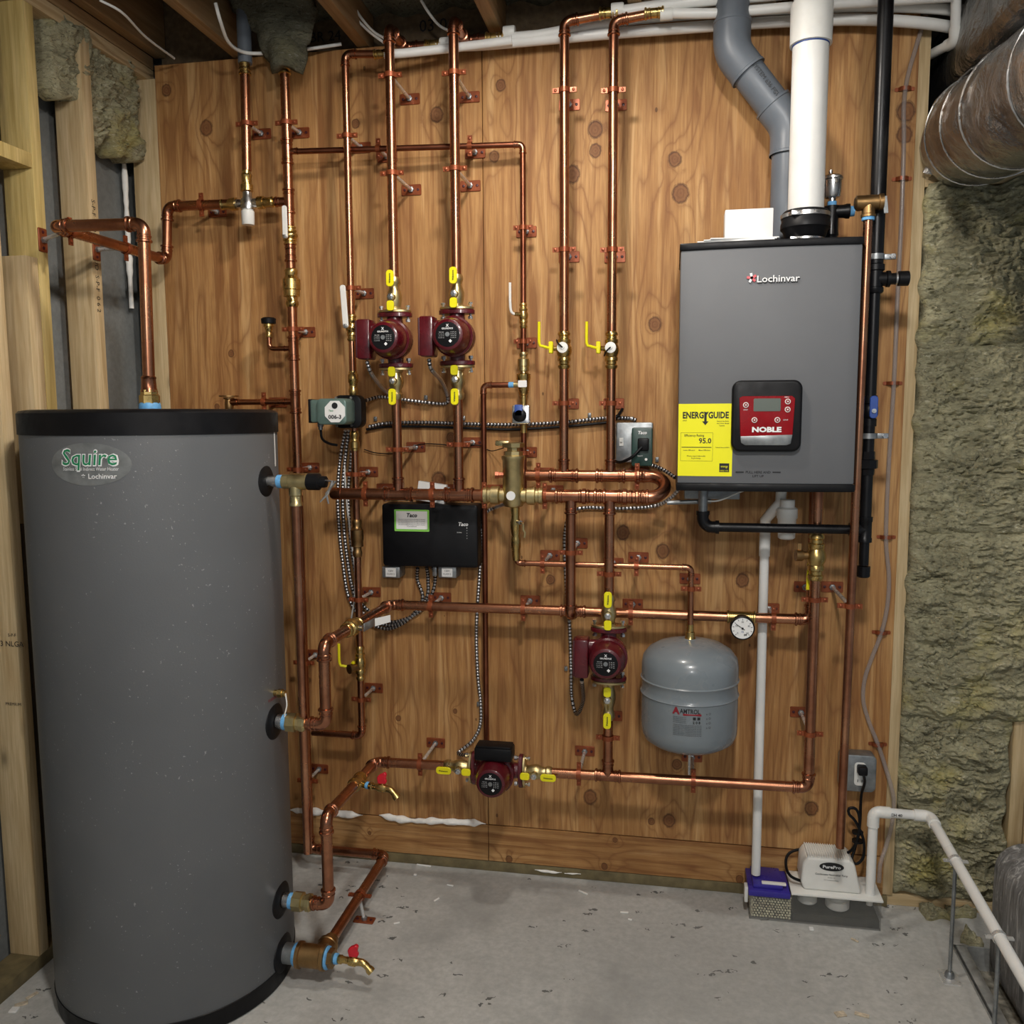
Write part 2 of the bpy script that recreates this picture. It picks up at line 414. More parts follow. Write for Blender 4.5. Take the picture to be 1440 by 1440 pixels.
# tank jacket: hammered grey paint with a few scuffs
m, t, b = nt('tank_jacket'); n = N(t); pos = n('ShaderNodeNewGeometry').outputs['Position']
sp = n('ShaderNodeSeparateXYZ'); t.links.new(pos, sp.inputs[0])
sc = n.math('MULTIPLY', n.math('GREATER_THAN', n.noise(pos, 130, 3), .69), n.math('GREATER_THAN', n.noise(pos, 6, 3), .48))
col = n.ramp(n.noise(pos, 3, 3), [(.3, (.112, .118, .124)), (.7, (.134, .140, .146))])
t.links.new(n.mix(n.math('MULTIPLY', sc, .55), col, (.42, .43, .43)), b.inputs['Base Color'])
b.inputs['Roughness'].default_value = .47
t.links.new(n.bump(n.noise(pos, 260, 3), .14, .002), b.inputs['Normal'])
# scuffed grey plastic block
m, t, b = nt('scuffed'); n = N(t); pos = n('ShaderNodeNewGeometry').outputs['Position']
f = n.noise(n.scale(pos, (6, 6, 1.2)), 6, 6, .7, dist=1.4)
t.links.new(n.ramp(f, [(.38, (.12, .12, .12)), (.54, (.22, .22, .22)), (.66, (.55, .55, .54))]), b.inputs['Base Color'])
b.inputs['Roughness'].default_value = .6; t.links.new(n.bump(f, .4, .006), b.inputs['Normal'])
simple('void_shade', (.02, .019, .017), .95, 0, .2, 10)  # near-black base colour in place of shade in the duct space
# ================================================================== STRUCTURE
ZC = 2.594
# floor with the cast-out pit on the right
PX0, PY1, PYB = .795, -.185, -2.2
fb = Mb()
fb.bx(-2.0, PX0, -5.0, .95, -.15, 0); fb.bx(PX0, 2.4, PY1, .95, -.15, 0); fb.bx(1.5, 2.4, -5.0, PY1, -.15, 0); fb.bx(PX0, 1.5, -5.0, PYB, -.15, 0)
floor = tag(fb.build('floor', 'floor_concrete', smooth=False), 'grey trowelled concrete slab with dark chips', kind='structure')
tag(Mb().bx(PX0, 1.5, PYB, PY1, -.15, -.055).build('pit_bottom', 'pit_dirt', floor), 'dirt filled bottom of the slab cut-out')
# back wall: concrete, plywood sheets, strips, sill
wb = Mb(); wb.bx(-1.95, .645, .11, .22, 0, 2.84); wb.bx(.645, 2.4, .11, .22, 0, 2.10)
wall = tag(wb.build('wall_back', 'wall_concrete', smooth=False), 'back wall lined with knotty plywood', kind='structure')
SX = at(682, 600).x
for x0, x1 in ((-1.634, SX-.001), (SX+.001, .645)):
    Mb().bx(x0, x1, 0, .018, .160, ZC).build('plywood_sheet', 'plywood', wall, bevel=.0012, bseg=1)
for x0, x1 in ((-1.634, SX-.001), (SX+.001, .645)):
    Mb().bx(x0, x1, -.002, .018, .036, .157).build('plywood_strip', 'plywood_cross', wall, bevel=.0012, bseg=1)
Mb().bx(-1.634, .66, .000, .09, 0, .034).build('sill_plate', 'treated', wall, bevel=.002)
Mb().bx(.66, 1.6, .015, .10, 0, .038).build('sill_plate', 'pine_x', wall, bevel=.002)
for x0 in (-1.28, -.87, -.47, -.06, .34): Mb().bx(x0, x0+.038, .019, .10, .036, ZC).build('stud', 'pine_z', wall)
Mb().bx(.640, .676, .006, .10, .036, 2.53).build('stud', 'pine_z', wall, bevel=.002)
Mb().bx(.676, 1.6, .006, .10, 2.105, 2.143).build('blocking', 'pine_x', wall, bevel=.002)
Mb().bx(.985, 1.023, .006, .10, .038, 2.105).build('stud', 'pine_z', wall, bevel=.002)
Mb().bx(1.027, 1.065, .002, .10, .038, 2.105).build('stud', 'pine_z', wall, bevel=.002)
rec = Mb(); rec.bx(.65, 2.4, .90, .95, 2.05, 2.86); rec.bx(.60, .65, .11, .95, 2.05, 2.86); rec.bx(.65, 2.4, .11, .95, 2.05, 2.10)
tag(rec.build('wall_recess', 'void_shade', smooth=False), 'duct space above the blocking, coloured near-black as its shade', kind='structure')  # added box closes the opening to world light; its shade is painted
# left wall
wl = Mb().bx(-1.95, -1.775, -5.0, .11, 0, 2.84)
wleft = tag(wl.build('wall_left', 'wall_concrete', smooth=False), 'poured concrete left wall behind open studs', kind='structure')
def stud(y0, y1, mt='pine_z', z0=.038, z1=2.555, x=-1.66): return Mb().bx(x-.089, x, y0, y1, z0, z1).build('stud', mt, wleft, bevel=.002)
Mb().bx(-1.725, -1.635, .000, .038, .038, 2.555).build('stud', 'pine_z', wleft, bevel=.002)
stud(-.334, -.290, x=-1.655); stud(-.545, -.507, 'yellow_pine'); bst = stud(-.712, -.674); stud(-1.12, -1.08); stud(-1.55, -1.51)
stud(-.592, -.548, 'pine_z', 1.2, 1.905)
Mb().bx(-1.749, -1.66, -5, .038, 0, .038).build('bottom_plate', 'treated', wleft, bevel=.002)
Mb().bx(-1.749, -1.66, -5, .038, 2.555, 2.593).build('top_plate', 'pine_y', wleft, bevel=.002)
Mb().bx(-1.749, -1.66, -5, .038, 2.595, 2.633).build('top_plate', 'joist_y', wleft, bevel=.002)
Mb().bx(-1.749, -1.66, -.674, -.545, 2.135, 2.173).build('blocking', 'yellow_pine', wleft, bevel=.002)
bl = at(10, 905, .712)
text('293 NLGA', .014, at(12, 905, .713), X, Z, 'ink', bst); text('S-P-F', .008, at(17, 893, .713), X, Z, 'ink', bst)
text('PREMIUM', .008, at(19, 990, .713), X, Z, 'ink', bst)
mst = [c for c in wleft.children if abs(c.location.y+.312) < .03 or True][1]
text('S-P-F  KD-HT  STUD  S-P-F  0 6 2', .016, V((-1.655, -.312, 1.95)), -Z, Y, 'ink', mst)
# ceiling: subfloor, joists, rim
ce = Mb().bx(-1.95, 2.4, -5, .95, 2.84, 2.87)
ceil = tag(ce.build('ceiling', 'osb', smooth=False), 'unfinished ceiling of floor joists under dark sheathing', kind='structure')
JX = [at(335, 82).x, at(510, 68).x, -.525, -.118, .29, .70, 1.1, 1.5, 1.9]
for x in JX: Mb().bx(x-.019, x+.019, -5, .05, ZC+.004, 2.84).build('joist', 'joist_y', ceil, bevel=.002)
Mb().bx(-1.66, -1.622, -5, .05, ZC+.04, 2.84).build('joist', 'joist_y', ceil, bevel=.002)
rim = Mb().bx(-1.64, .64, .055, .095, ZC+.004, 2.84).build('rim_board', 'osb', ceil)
for x0, x1, y in ((-1.622, JX[0]-.019, -.62), (JX[0]+.019, JX[1]-.019, -.66), (JX[1]+.019, JX[2]-.019, -.50), (JX[2]+.019, JX[3]-.019, -.66), (JX[3]+.019, JX[4]-.019, -1.95)):  # last pair is unseen, added to shade the wall top from the bulbs
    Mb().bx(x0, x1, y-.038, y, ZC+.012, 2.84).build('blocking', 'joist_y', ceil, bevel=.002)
text('03 00', .035, V((-.72, .054, 2.665)), X, Z, 'ink', rim); text('BR 24', .03, V((-1.08, .054, 2.66)), X, Z, 'ink', rim)

# ------------------------------------------------------------------ mineral wool
def wool_panel(name, label, o, ux, uy, nn, wd, ht, th, mat='wool', step=.0042, amp=.018, seed=0, rag=.012, group=None, aniso=(1, 1.9), sag=0.0, stack=None):
    o, ux, uy, nn = V(o), V(ux), V(uy), V(nn); nx = max(3, int(wd/step)); ny = max(3, int(ht/step)); mb = Mb(); off = V((seed*3.7, seed*1.3, seed*2.1))
    for j in range(ny+1):
        for i in range(nx+1):
            u, v = i/nx, j/ny; x, y = u*wd, v*ht
            edge = min(u*wd, (1-u)*wd, v*ht, (1-v)*ht)
            q = V((x*aniso[0], y*aniso[1], 0))+off
            wv = noise.noise_vector(q*7)*.03
            h = noise.fractal((q+wv)*9, .9, 2.1, 4)*amp + abs(noise.noise((q+wv*2)*26))*amp*1.0 - abs(noise.noise((q+wv*2.5)*62+V((5, 0, 0))))*amp*.85 + noise.noise((q+wv*3)*120)*amp*.3
            rx = noise.noise(V((y*14, seed, 1)))*rag; ry = noise.noise(V((x*14, seed, 7)))*rag
            k = min(1, edge/.03); z = th*(.82+.18*k**.5)+h*(.3+.7*k)
            mb.v.append(o+ux*(x+rx*(1-2*u)*1.0)+uy*(y+ry*(1-2*v)*-1.0)+nn*z)
    W = nx+1
    for j in range(ny):
        for i in range(nx): mb.f.append((j*W+i, j*W+i+1, (j+1)*W+i+1, (j+1)*W+i))
    bd = [i for i in range(W)]+[j*W+nx for j in range(1, ny+1)]+[ny*W+i for i in range(nx-1, -1, -1)]+[j*W for j in range(ny-1, 0, -1)]
    b0 = len(mb.v)
    for q in bd: p = mb.v[q]; mb.v.append(p-nn*((p-o).dot(nn)))
    L = len(bd)
    for k in range(L): j = (k+1) % L; mb.f.append((bd[k], b0+k, b0+j, bd[j]))
    mb.f.append(tuple(b0+k for k in range(L)))
    ob = mb.build(name, mat, smooth=True, ang=75)
    return tag(ob, label, 'insulation', group)
GI = 'mineral wool batts in the open stud bay'
yb = .095
for i, (z0, z1, xa, xb, lb) in enumerate(((.04, .60, .684, .985, 'lowest yellow-green mineral wool batt standing on the sill plate beside the plywood'),
        (.60, 1.14, .684, 1.06, 'green mineral wool batt between the lowest batt and the one below the top'),
        (1.14, 1.66, .684, 1.06, 'yellowish mineral wool batt one below the topmost batt'),
        (1.66, 2.10, .684, 1.06, 'topmost mineral wool batt tucked under the pine blocking'))):
    wool_panel('insulation_batt', lb, (xa-.006, yb, z0), X, Z, FR, xb-xa, z1-z0+.012, .10 if i == 0 else .115, seed=i+1, amp=.021, rag=.02, group=GI)
wool_panel('insulation_batt', 'tuft of mineral wool hanging in the left wall bay next to the yellow-edged stud', onx(48, 28, -1.70)+V((.0, 0, -.17)), Y, Z, X, .175, .22, .07, seed=8, amp=.02, rag=.03, step=.006, group='mineral wool scraps at the top of the left wall').location += V((-.03, .02, 0))
wool_panel('insulation_batt', 'ragged mineral wool scrap at the top of the left wall corner bay', V((-1.755, -.285, 2.29)), Y, Z, X, .27, .31, .08, seed=9, amp=.024, rag=.045, step=.006, group='mineral wool scraps at the top of the left wall')
for i, (x0, x1, lb) in enumerate(((JX[0], JX[1], 'grey insulation stuffed between the first and second ceiling joists from the studs'), (JX[1], JX[2], 'grey insulation stuffed between the second and third ceiling joists from the studs'),
                                 (JX[2], JX[3], 'grey insulation in the joist bay above the bare copper zone pipes'), (JX[3], JX[4], 'grey insulation in the joist bay beside the grey vent pipe'))):
    wool_panel('insulation_batt', lb, V((x0+.022, .053, 2.70)), X, Z, FR, x1-x0-.044, .135, .15, 'wool_grey', .012, .03, 20+i, .02, 'insulation stuffed in the ceiling bays')
    if i < 3: wool_panel('insulation_batt', lb.replace('stuffed', 'laid flat').replace('insulation in', 'insulation flat in'), V((x0+.022, -.6, 2.835)), X, Y, -Z, x1-x0-.044, .48, .07, 'wool_grey', .014, .035, 30+i, .02, 'insulation stuffed in the ceiling bays')
# hanging corner of a batt near the first pipes
pt = at(398, 60, .16)
mb = Mb(); n1 = 16
for j in range(n1+1):
    for i in range(n1+1):
        u, v = i/n1, j/n1; wdt = 1-v*.86
        p = pt+V((-.055+(u-.5)*.27*wdt+.05*v, .05+.03*sin(v*3), .20-.255*v-.05*u*(1-v)))
        mb.v.append(p+V((0, -.035*sin(pi*u), 0))+noise.noise_vector(p*22)*.016)
for j in range(n1):
    for i in range(n1): a = j*(n1+1)+i; mb.f.append((a, a+1, a+n1+2, a+n1+1))
o = mb.build('insulation_scrap', 'wool_grey', ang=75); md = o.modifiers.new('thick', 'SOLIDIFY'); md.thickness = .03
tag(o, 'pointed flap of insulation drooping from the ceiling above the copper mains', 'insulation')
# spray foam along the sheet joint and by the sill
def foam(name, label, pts, wmax, group=None):
    path = catmull(pts, .006); n_ = len(path); rad = []
    for i, p in enumerate(path):
        k = min(1, i/6, (n_-1-i)/6); rad.append(max(.001, wmax*(.55+.75*abs(noise.noise(p*22)))*k))
    mb = Mb().sweep(path, rad, 10)
    for v in mb.v: v.y = max(min(v.y, -.0015), -.022); v += noise.noise_vector(v*60)*.002
    return tag(mb.build(name, 'foam_white'), label, 'spray foam', group)
foam('foam_bead', 'white spray foam squeezed out of the plywood joint behind the tank', [at(405, 1139, .006), at(450, 1142, .006), at(510, 1147, .006)], .013)
foam('foam_bead', 'long white spray foam bead along the plywood joint below the horizontal pump', [at(533, 1146, .006), at(570, 1153, .006), at(620, 1155, .006), at(683, 1158, .006)], .013)
foam('foam_bead', 'short white foam smear where plywood meets the sill plate', [at(752, 1223, .006), at(775, 1226, .006), at(790, 1227, .006)], .007)
foam('foam_bead', 'little white foam smear next to the longer one at the sill plate', [at(794, 1228, .006), at(805, 1229, .006), at(817, 1229, .006)], .007)
mb = Mb()
pth = [V((-1.752, -.008, 2.30-.02*k)) for k in range(24)]
o = Mb().sweep(pth, [.006+.014*abs(noise.noise(p*23)) for p in pth], 9).build('foam_bead', 'foam_white'); tag(o, 'cream foam bead running down the concrete in the corner bay', 'spray foam')
# ================================================================== PIPE KIT
def arc_pts(p, d1, d2, rb, n=8):
    """fillet from direction d1 to d2 at corner p"""
    th = d1.angle(d2); a = rb*math.tan(th/2); s = p-d1*a; e = p+d2*a
    c = s+(d2-d1*d1.dot(d2)).normalized()*rb; u = s-c
    ax = d1.cross(d2).normalized(); out = [c+(Matrix.Rotation(th*k/n, 3, ax) @ u) for k in range(n+1)]
    return a, out
SOCK = [(0, 1.10), (.12, 1.32), (.42, 1.32), (.55, 1.10), (.85, 1.10), (.95, 1.2), (1.15, 1.2), (1.25, 1.09), (1.5, 1.09)]
def sock(mb, p, d, r, k=1.0, seg=16):      # press socket whose mouth is at p and which runs along d
    mb.lathe(p, d, [(t*r*k, q*r) for t, q in SOCK], seg)
def run(label, pts, r, mat='copper', fit='copper_fitting', name='copper_pipe', rb=1.6, group=None, plain=False, cat='pipe', seg=18, sk=1.0, joints=True):
    pts = [V(p) for p in pts]; n_ = len(pts)
    lo = min(pts, key=lambda p: p.z); t = thing(name, label, cat, lo, group)
    cut = [0.0]*n_
    for i in range(1, n_-1):
        d1 = (pts[i]-pts[i-1]).normalized(); d2 = (pts[i+1]-pts[i]).normalized()
        if d1.angle(d2) < .03: continue
        a, ap = arc_pts(pts[i], d1, d2, rb*r); L = 1.5*r*sk; cut[i] = a+L*.55
        e = Mb().sweep([ap[0]-d1*(L*.5)]+ap+[ap[-1]+d2*(L*.5)], r*(1.22 if plain else 1.09), seg)
        if not plain:
            sock(e, ap[0]-d1*L, d1, r, sk, seg); sock(e, ap[-1]+d2*L, -d2, r, sk, seg)
        else:
            e.cyl(ap[0]-d1*L, ap[0], r*1.24, seg=seg); e.cyl(ap[-1]+d2*L, ap[-1], r*1.24, seg=seg)
        e.build('elbow', fit, t)
    for i in range(n_-1):
        a, b = pts[i], pts[i+1]; d = (b-a).normalized()
        if (b-a).length > cut[i]+cut[i+1]+.002:
            Mb().cyl(a+d*cut[i], b-d*cut[i+1], r, seg=seg).build('pipe', mat, t)
    return t
def tee(t, p, ax, r, bd=None, br=None, L=2.6, mat='copper_fitting', bl=2.4, name='tee'):
    p, ax = V(p), V(ax).normalized(); mb = Mb().cyl(p-ax*L*r, p+ax*L*r, r*1.09, seg=18)
    sock(mb, p-ax*L*r, ax, r); sock(mb, p+ax*L*r, -ax, r)
    if bd is not None:
        bd = V(bd).normalized(); br = br or r; e = p+bd*(r+bl*br); mb.cyl(p, e, br*1.1, seg=18); sock(mb, e, -bd, br)
    return mb.build(name, mat, t)
def coup(t, p, ax, r, L=2.0, mat='copper_fitting', name='coupling'):
    p, ax = V(p), V(ax).normalized(); mb = Mb(); sock(mb, p-ax*L*r, ax, r); sock(mb, p+ax*L*r, -ax, r)
    mb.cyl(p-ax*L*r*.8, p+ax*L*r*.8, r*1.09); return mb.build(name, mat, t)
BALL = [(0, 1.1), (.05, 1.36), (.10, 1.36), (.13, 1.12), (.20, 1.15), (.22, 1.45), (.30, 1.45), (.33, 1.3), (.42, 1.62), (.5, 1.72), (.58, 1.62), (.67, 1.3), (.70, 1.45), (.78, 1.45), (.80, 1.15), (.87, 1.12), (.90, 1.36), (.95, 1.36), (1, 1.1)]
UNION = [(0, 1.15), (.06, 1.4), (.14, 1.4), (.17, 1.2), (.26, 1.2), (.28, 1.75), (.44, 1.75), (.46, 1.9), (.72, 1.9), (.75, 1.6), (.82, 1.25), (.9, 1.4), (.96, 1.4), (1, 1.15)]
SOLD = [(0, 1.12), (.1, 1.35), (.25, 1.35), (.32, 1.15), (.5, 1.2), (.55, 1.45), (.85, 1.45), (.9, 1.2), (1, 1.2)]
def body(p0, p1, r, prof=BALL, seg=18):
    p0, p1 = V(p0), V(p1); d = p1-p0; return Mb().lathe(p0, d, [(t*d.length, q*r) for t, q in prof], seg)
def plate_lever(t, p, d, L, wd, mat, th=.004, name='lever', thing_mat='steel', nn=FR, nub=True):
    """flat rounded lever pivoted at p on stem pointing nn, running along d"""
    d, nn = V(d).normalized(), V(nn); s = d.cross(nn)
    poly = [(x+L*.5-wd*.3, y) for x, y in rrect(L, wd, wd*.42)]
    lv = Mb().prism(poly, V(p), d, s, nn*th).build(name, mat, t, bevel=.0012, bseg=1)
    if nub: Mb().lathe(V(p)+nn*th, nn, [(0, wd*.42), (.004, wd*.42), (.0045, wd*.25), (.007, wd*.25)], 6).build('nut', thing_mat, t, smooth=False)
    return lv
HG = 'copper-coated standoff pipe hangers'
def hanger(label, p, ax, r, nn=Y, wallp=None, group=HG, ears=None):
    """split ring clamp round a pipe, threaded rod and plate on the wall; nn points from pipe to the wall"""
    p, ax, nn = V(p), V(ax).normalized(), V(nn)
    if ears is None: ears = X if abs(ax.z) > .7 else Z
    ears = (V(ears)-ax*V(ears).dot(ax)).normalized()
    wallp = V(wallp) if wallp is not None else V((p.x, 0, p.z))
    t = thing('pipe_hanger', label, 'pipe hanger', wallp, group)
    side = X if abs(nn.y) > .5 else (ears if abs(nn.dot(ears)) < .5 else ax)
    s2 = nn.cross(side).normalized()
    pl = Mb(); pl.prism(rrect(.062, .032, .003, 2), wallp, side, s2, -nn*.004)
    pl.build('plate', 'copper_coat', t, bevel=.0008, bseg=1)
    for k in (-1, 1): Mb().lathe(wallp+side*(.021*k)-nn*.004, -nn, [(0, .0045), (.002, .004), (.0025, .002)], 8).build('screw', 'dark_red', t)
    Mb().lathe(wallp-nn*.004, -nn, [(0, .009), (.008, .009), (.009, .006)], 6).build('nut', 'galvanised', t, smooth=False)
    e = p+nn*(r+.002)
    L = (e-wallp).length; k = max(4, int(L/.004))
    Mb().sweep([wallp+(e-wallp)*(i/k) for i in range(k+1)], [.0048+.0005*(i % 2) for i in range(k+1)], 8).build('rod', 'rod_steel', t)
    c = Mb().lathe(p-ax*.0065, ax, [(0, r+.0005), (0, r+.0028), (.013, r+.0028), (.013, r+.0005)], 20, cap=False)
    f2 = -nn
    for sg in (-1, 1):
        q = p+ears*(sg*(r+.011)); c.bar(q-ears*.0095, q+ears*.0095, .0055, .013, nn)
    cl = c.build('clamp', 'copper_coat', t)
    for sg in (-1, 1): Mb().lathe(p+ears*(sg*(r+.012))-nn*.002, f2, [(0, .0045), (.003, .0042), (.004, .002)], 8).build('screw', 'copper_coat', cl)
    return t
def mc(label, pts, r=.0062, mat='armour', group='armoured cables on the plywood', name='armoured_cable', ridge=True, cat='cable', fine=.0035):
    path = catmull(pts, fine if ridge else .008); rad = [r*(1.0 if (i % 3) else .70) for i in range(len(path))] if ridge else r
    ob = Mb().sweep(path, rad, 9).build(name, [mat, 'black_plastic'] if ridge else mat)
    if ridge:
        for f in ob.data.polygons:
            if (f.index//9) % 3 == 2: f.material_index = 1  # groove faces turned black, shade put into the colour
    return tag(ob, label, cat, group)

# ================================================================== WATER TANK
TX, TY, TR, TH = -1.2875, -.638, .300, 1.503
tk = thing('water_heater', 'tall grey cylindrical indirect water heater tank with black lid and base ring', 'water heater', (TX, TY, 0))
jk = Mb().lathe((TX, TY, .045), Z, [(0, TR-.004), (.008, TR), (1.40, TR), (1.402, TR-.004)], 96).build('jacket', 'tank_jacket', tk)
Mb().lathe((TX, TY, 0), Z, [(0, TR-.01), (.004, TR-.002), (.052, TR+.002), (.056, TR-.004)], 96).build('base_ring', 'black_plastic', tk)
Mb().lathe((TX, TY, 1.444), Z, [(0, TR-.003), (.001, TR+.003), (.050, TR+.003), (.056, TR-.003), (.0585, TR-.02), (.0595, TR-.1), (.060, .001)], 96).build('lid', 'black_plastic', tk)
def on_tank(px, py):
    d = ray(px, py); ox, oy = CAM.x-TX, CAM.y-TY; a = d.x**2+d.y**2; b_ = 2*(ox*d.x+oy*d.y); c = ox*ox+oy*oy-TR*TR
    return CAM+d*((-b_-math.sqrt(b_*b_-4*a*c))/(2*a))
def cylwrap(cx, cy, R, P):
    a0 = math.atan2(P.y-cy, P.x-cx)
    return lambda x, y, d: V((cx+(R+d)*cos(a0+x/R), cy+(R+d)*sin(a0+x/R), P.z+y))
tw = cylwrap(TX, TY, TR, on_tank(124, 653))
def curved_patch(wrap, poly_fn, mat, name, parent, d=.0008, n=24):
    mb = Mb(); c = mb._a(wrap(0, 0, d)); rows = []
    for s in (.33, .66, 1.0): rows.append([mb._a(wrap(x*s, y*s, d)) for x, y in poly_fn])
    k = len(poly_fn)
    for i in range(k): j = (i+1) % k; mb.f.append((c, rows[0][i], rows[0][j]))
    for a, b in zip(rows, rows[1:]):
        for i in range(k): j = (i+1) % k; mb.f.append((a[i], b[i], b[j], a[j]))
    return mb.build(name, mat, parent, recalc=False)
lb = curved_patch(tw, ellipse(.094, .047, 40), 'decal', 'decal', jk); lb['label'] = 'oval tank decal'
tw2 = lambda dx, dy: (lambda x, y, d: tw(x+dx, y+dy, d))
text('Squire', .037, 0, X, Z, 'white_ink', jk, wrap=tw2(.0, .016), shear=.12, bold=.035, depth=.0014, width=.133)
text('Squire', .035, 0, X, Z, 'green_ink', jk, wrap=tw2(.0, .016), shear=.12, bold=.004, depth=.002, width=.126)
text('Stainless Steel Indirect Water Heater', .0075, 0, X, Z, 'white_ink', jk, wrap=tw2(.002, -.010), shear=.1, depth=.0014, width=.128)
text('Lochinvar', .011, 0, X, Z, 'white_ink', jk, wrap=tw2(.030, -.026), bold=.01, depth=.0014, width=.062)
text('*', .014, 0, X, Z, 'white_ink', jk, wrap=tw2(-.012, -.029), bold=.02, depth=.0014)
tp = cylwrap(TX, TY, TR, on_tank(386, 628)); curved_patch(tp, rrect(.012, .10, .002, 2), 'white_paper', 'data_label', jk)
text('WARNING', .008, 0, X, Z, 'maroon_ink', jk, wrap=cylwrap(TX, TY, TR, on_tank(384, 982)), depth=.001, width=.05)
PTX = TX+TR
def grommet(z, R=.045):
    g = Mb().lathe((PTX-.02, TY, z), X, [(0, R*.9), (.012, R*1.05), (.019, R), (.024, R*.8), (.025, .01)], 28); return g.build('grommet', 'black_rubber', tk)
ZT, ZS, ZR, ZB = at(395, 677, .638).z, .709, .226, .078
for z, R in ((ZT, .040), (ZS, .047), (ZR, .047), (ZB, .050)): grommet(z, R)
ps = V((PTX-.01, TY, at(400, 975, .638).z)); sw = Mb().cyl(ps, ps+X*.04, .008); sw.lathe(ps+X*.02, X, [(0, .011), (.012, .011)], 6)
sw.build('sensor_well', 'brass', tk)
mc('thin white sensor wire drooping from the tank well to the coil fitting', [ps+X*.04, ps+V((.045, -.005, -.03)), ps+V((.04, -.01, -.06)), ps+V((.055, -.01, -.085))], .0018, 'white_plastic', None, 'sensor_wire', False, 'wire')
# tank top outlet adapter
p = at(211, 575, .62); p.z = TH-.001
hot = run('fat copper pipe rising from the tank lid and looping past the studs',
    [p+Z*.02, V((p.x+.008, -.62, 1.962)), V((-1.553, -.62, 1.967)), V((-1.561, -.1, 1.972)), V((-1.550, -.1, at(240, 290, .1).z)), at(322, 287, .1)], .0148)
nip = thing('pipe_adapter', 'brass adapter with blue tape screwed into the tank lid', 'fitting', (p.x, p.y, TH))
Mb().lathe((p.x, p.y, TH), Z, [(0, .026), (.004, .027), (.014, .026), (.018, .024)], 24).build('tape', 'blue_tape', nip)
Mb().lathe((p.x, p.y, TH+.016), Z, [(0, .0255), (.020, .0255), (.022, .022), (.034, .021)], 8).build('hex_nut', 'brass', nip, smooth=False)
Mb().lathe((p.x, p.y, TH+.045), Z, [(0, .021), (.01, .0185), (.032, .0175), (.036, .019), (.04, .016)], 20).build('coupling', 'copper_fitting', nip)
hanger('hanger on the yellow-edged stud holding the fat hot pipe', (-1.5535, -.555, 1.9675), Y, .0148, -X, V((-1.66, -.527, 1.955)), ears=Z)
hanger('standoff hanger on the stud beside the corner bay holding the fat hot pipe', (-1.558, -.312, 1.9695), Y, .0148, -X, V((-1.655, -.312, 1.9695)), ears=Z)
ph = at(283, 288, .1); hanger('hanger on the short hot pipe leading into the mixing valve', ph, X, .0148)

# ================================================================== COLD MAIN, MIXING VALVE, FILL LINE
CX, CY = -1.1485, -.10
zc = lambda py: at(408, py, .1).z
main = run('long copper cold main dropping from the ceiling to the floor behind the tank', [V((CX, CY, at(399, 84, .1).z)), V((CX, CY, ZB)), V((-.888, -.1, ZB)), V((-.886, -.575, ZB))], .0143)
tee(main, V((CX, CY, zc(213))), Z, .0143, X, .008); tee(main, V((CX, CY, zc(283))), Z, .0143, -X, .012)
tee(main, V((CX, CY, zc(490))), Z, .0143, -X, .007); tee(main, V((CX, CY, zc(565))), Z, .0143, -X, .0095); coup(main, V((CX, CY, zc(90))), Z, .0143, mat='brass', name='adapter')
coup(main, V((CX, CY, zc(355))), Z, .0143)
ck = tag(body((CX, CY, zc(432)), (CX, CY, zc(378)), .0143, UNION).build('check_valve', 'brass', base=True), 'brass spring check valve on the cold main', 'valve')
bk = tag(body((CX, CY, zc(345)), (CX, CY, zc(318)), .0143, BALL).build('ball_valve', 'brass', base=True), 'brass ball valve with white lever on the cold main', 'valve')
plate_lever(bk, V((CX, CY-.030, zc(336))), Z, .095, .015, 'white_plastic', .006); Mb().cyl((CX, CY, zc(336)), (CX, CY-.03, zc(336)), .007).build('stem', 'brass', bk)
mixp = run('copper pipe dropping from the grey ceiling pipe to the mixing valve', [at(344, 86, .1), V((at(347, 240, .1).x, -.1, at(347, 240, .1).z))], .0143)
coup(mixp, at(344, 92, .1), Z, .0143, mat='brass', name='adapter')
gp = at(343, 40, .1); tag(Mb().sweep([gp+V((0, 0, -.10)), gp+V((0, 0, .17))], [.021, .021], 20).build('ceiling_pipe', 'grey_pvc'), 'grey plastic pipe stub entering the ceiling above the mixing valve', 'pipe')
mv = at(348, 286, .1); mx = thing('mixing_valve', 'chrome thermostatic mixing valve with grey knob between hot and cold pipes', 'valve', mv)
bd = Mb().lathe(mv-Z*.022, Z, [(0, .016), (.004, .021), (.03, .021), (.04, .014), (.055, .013)], 20); bd.lathe(mv-X*.035, X, [(0, .014), (.012, .014), (.02, .012), (.05, .012), (.058, .014), (.07, .014)], 18)
bd.build('body', 'steel', mx)
Mb().lathe(mv-Z*.064, Z, [(0, .017), (.003, .019), (.04, .020), (.043, .017)], 20).build('knob', 'white_plastic', mx)
for d, mt in ((-X, 'brass'), (X, 'brass'), (Z, 'brass')):
    nb = Mb().lathe(mv+d*.036, d, [(0, .019), (.018, .019), (.02, .015), (.04, .0148), (.046, .017), (.05, .015)], 8 if 0 else 18); nb.build('union_nut', mt, mx)
Mb().cyl(mv+X*.08, V((CX-.02, CY, mv.z)), .012).build('nipple', 'brass', mx); Mb().cyl(mv+Z*.08, V((mv.x, mv.y, mixp.location.z+.01)), .0125).build('nipple', 'brass', mx)
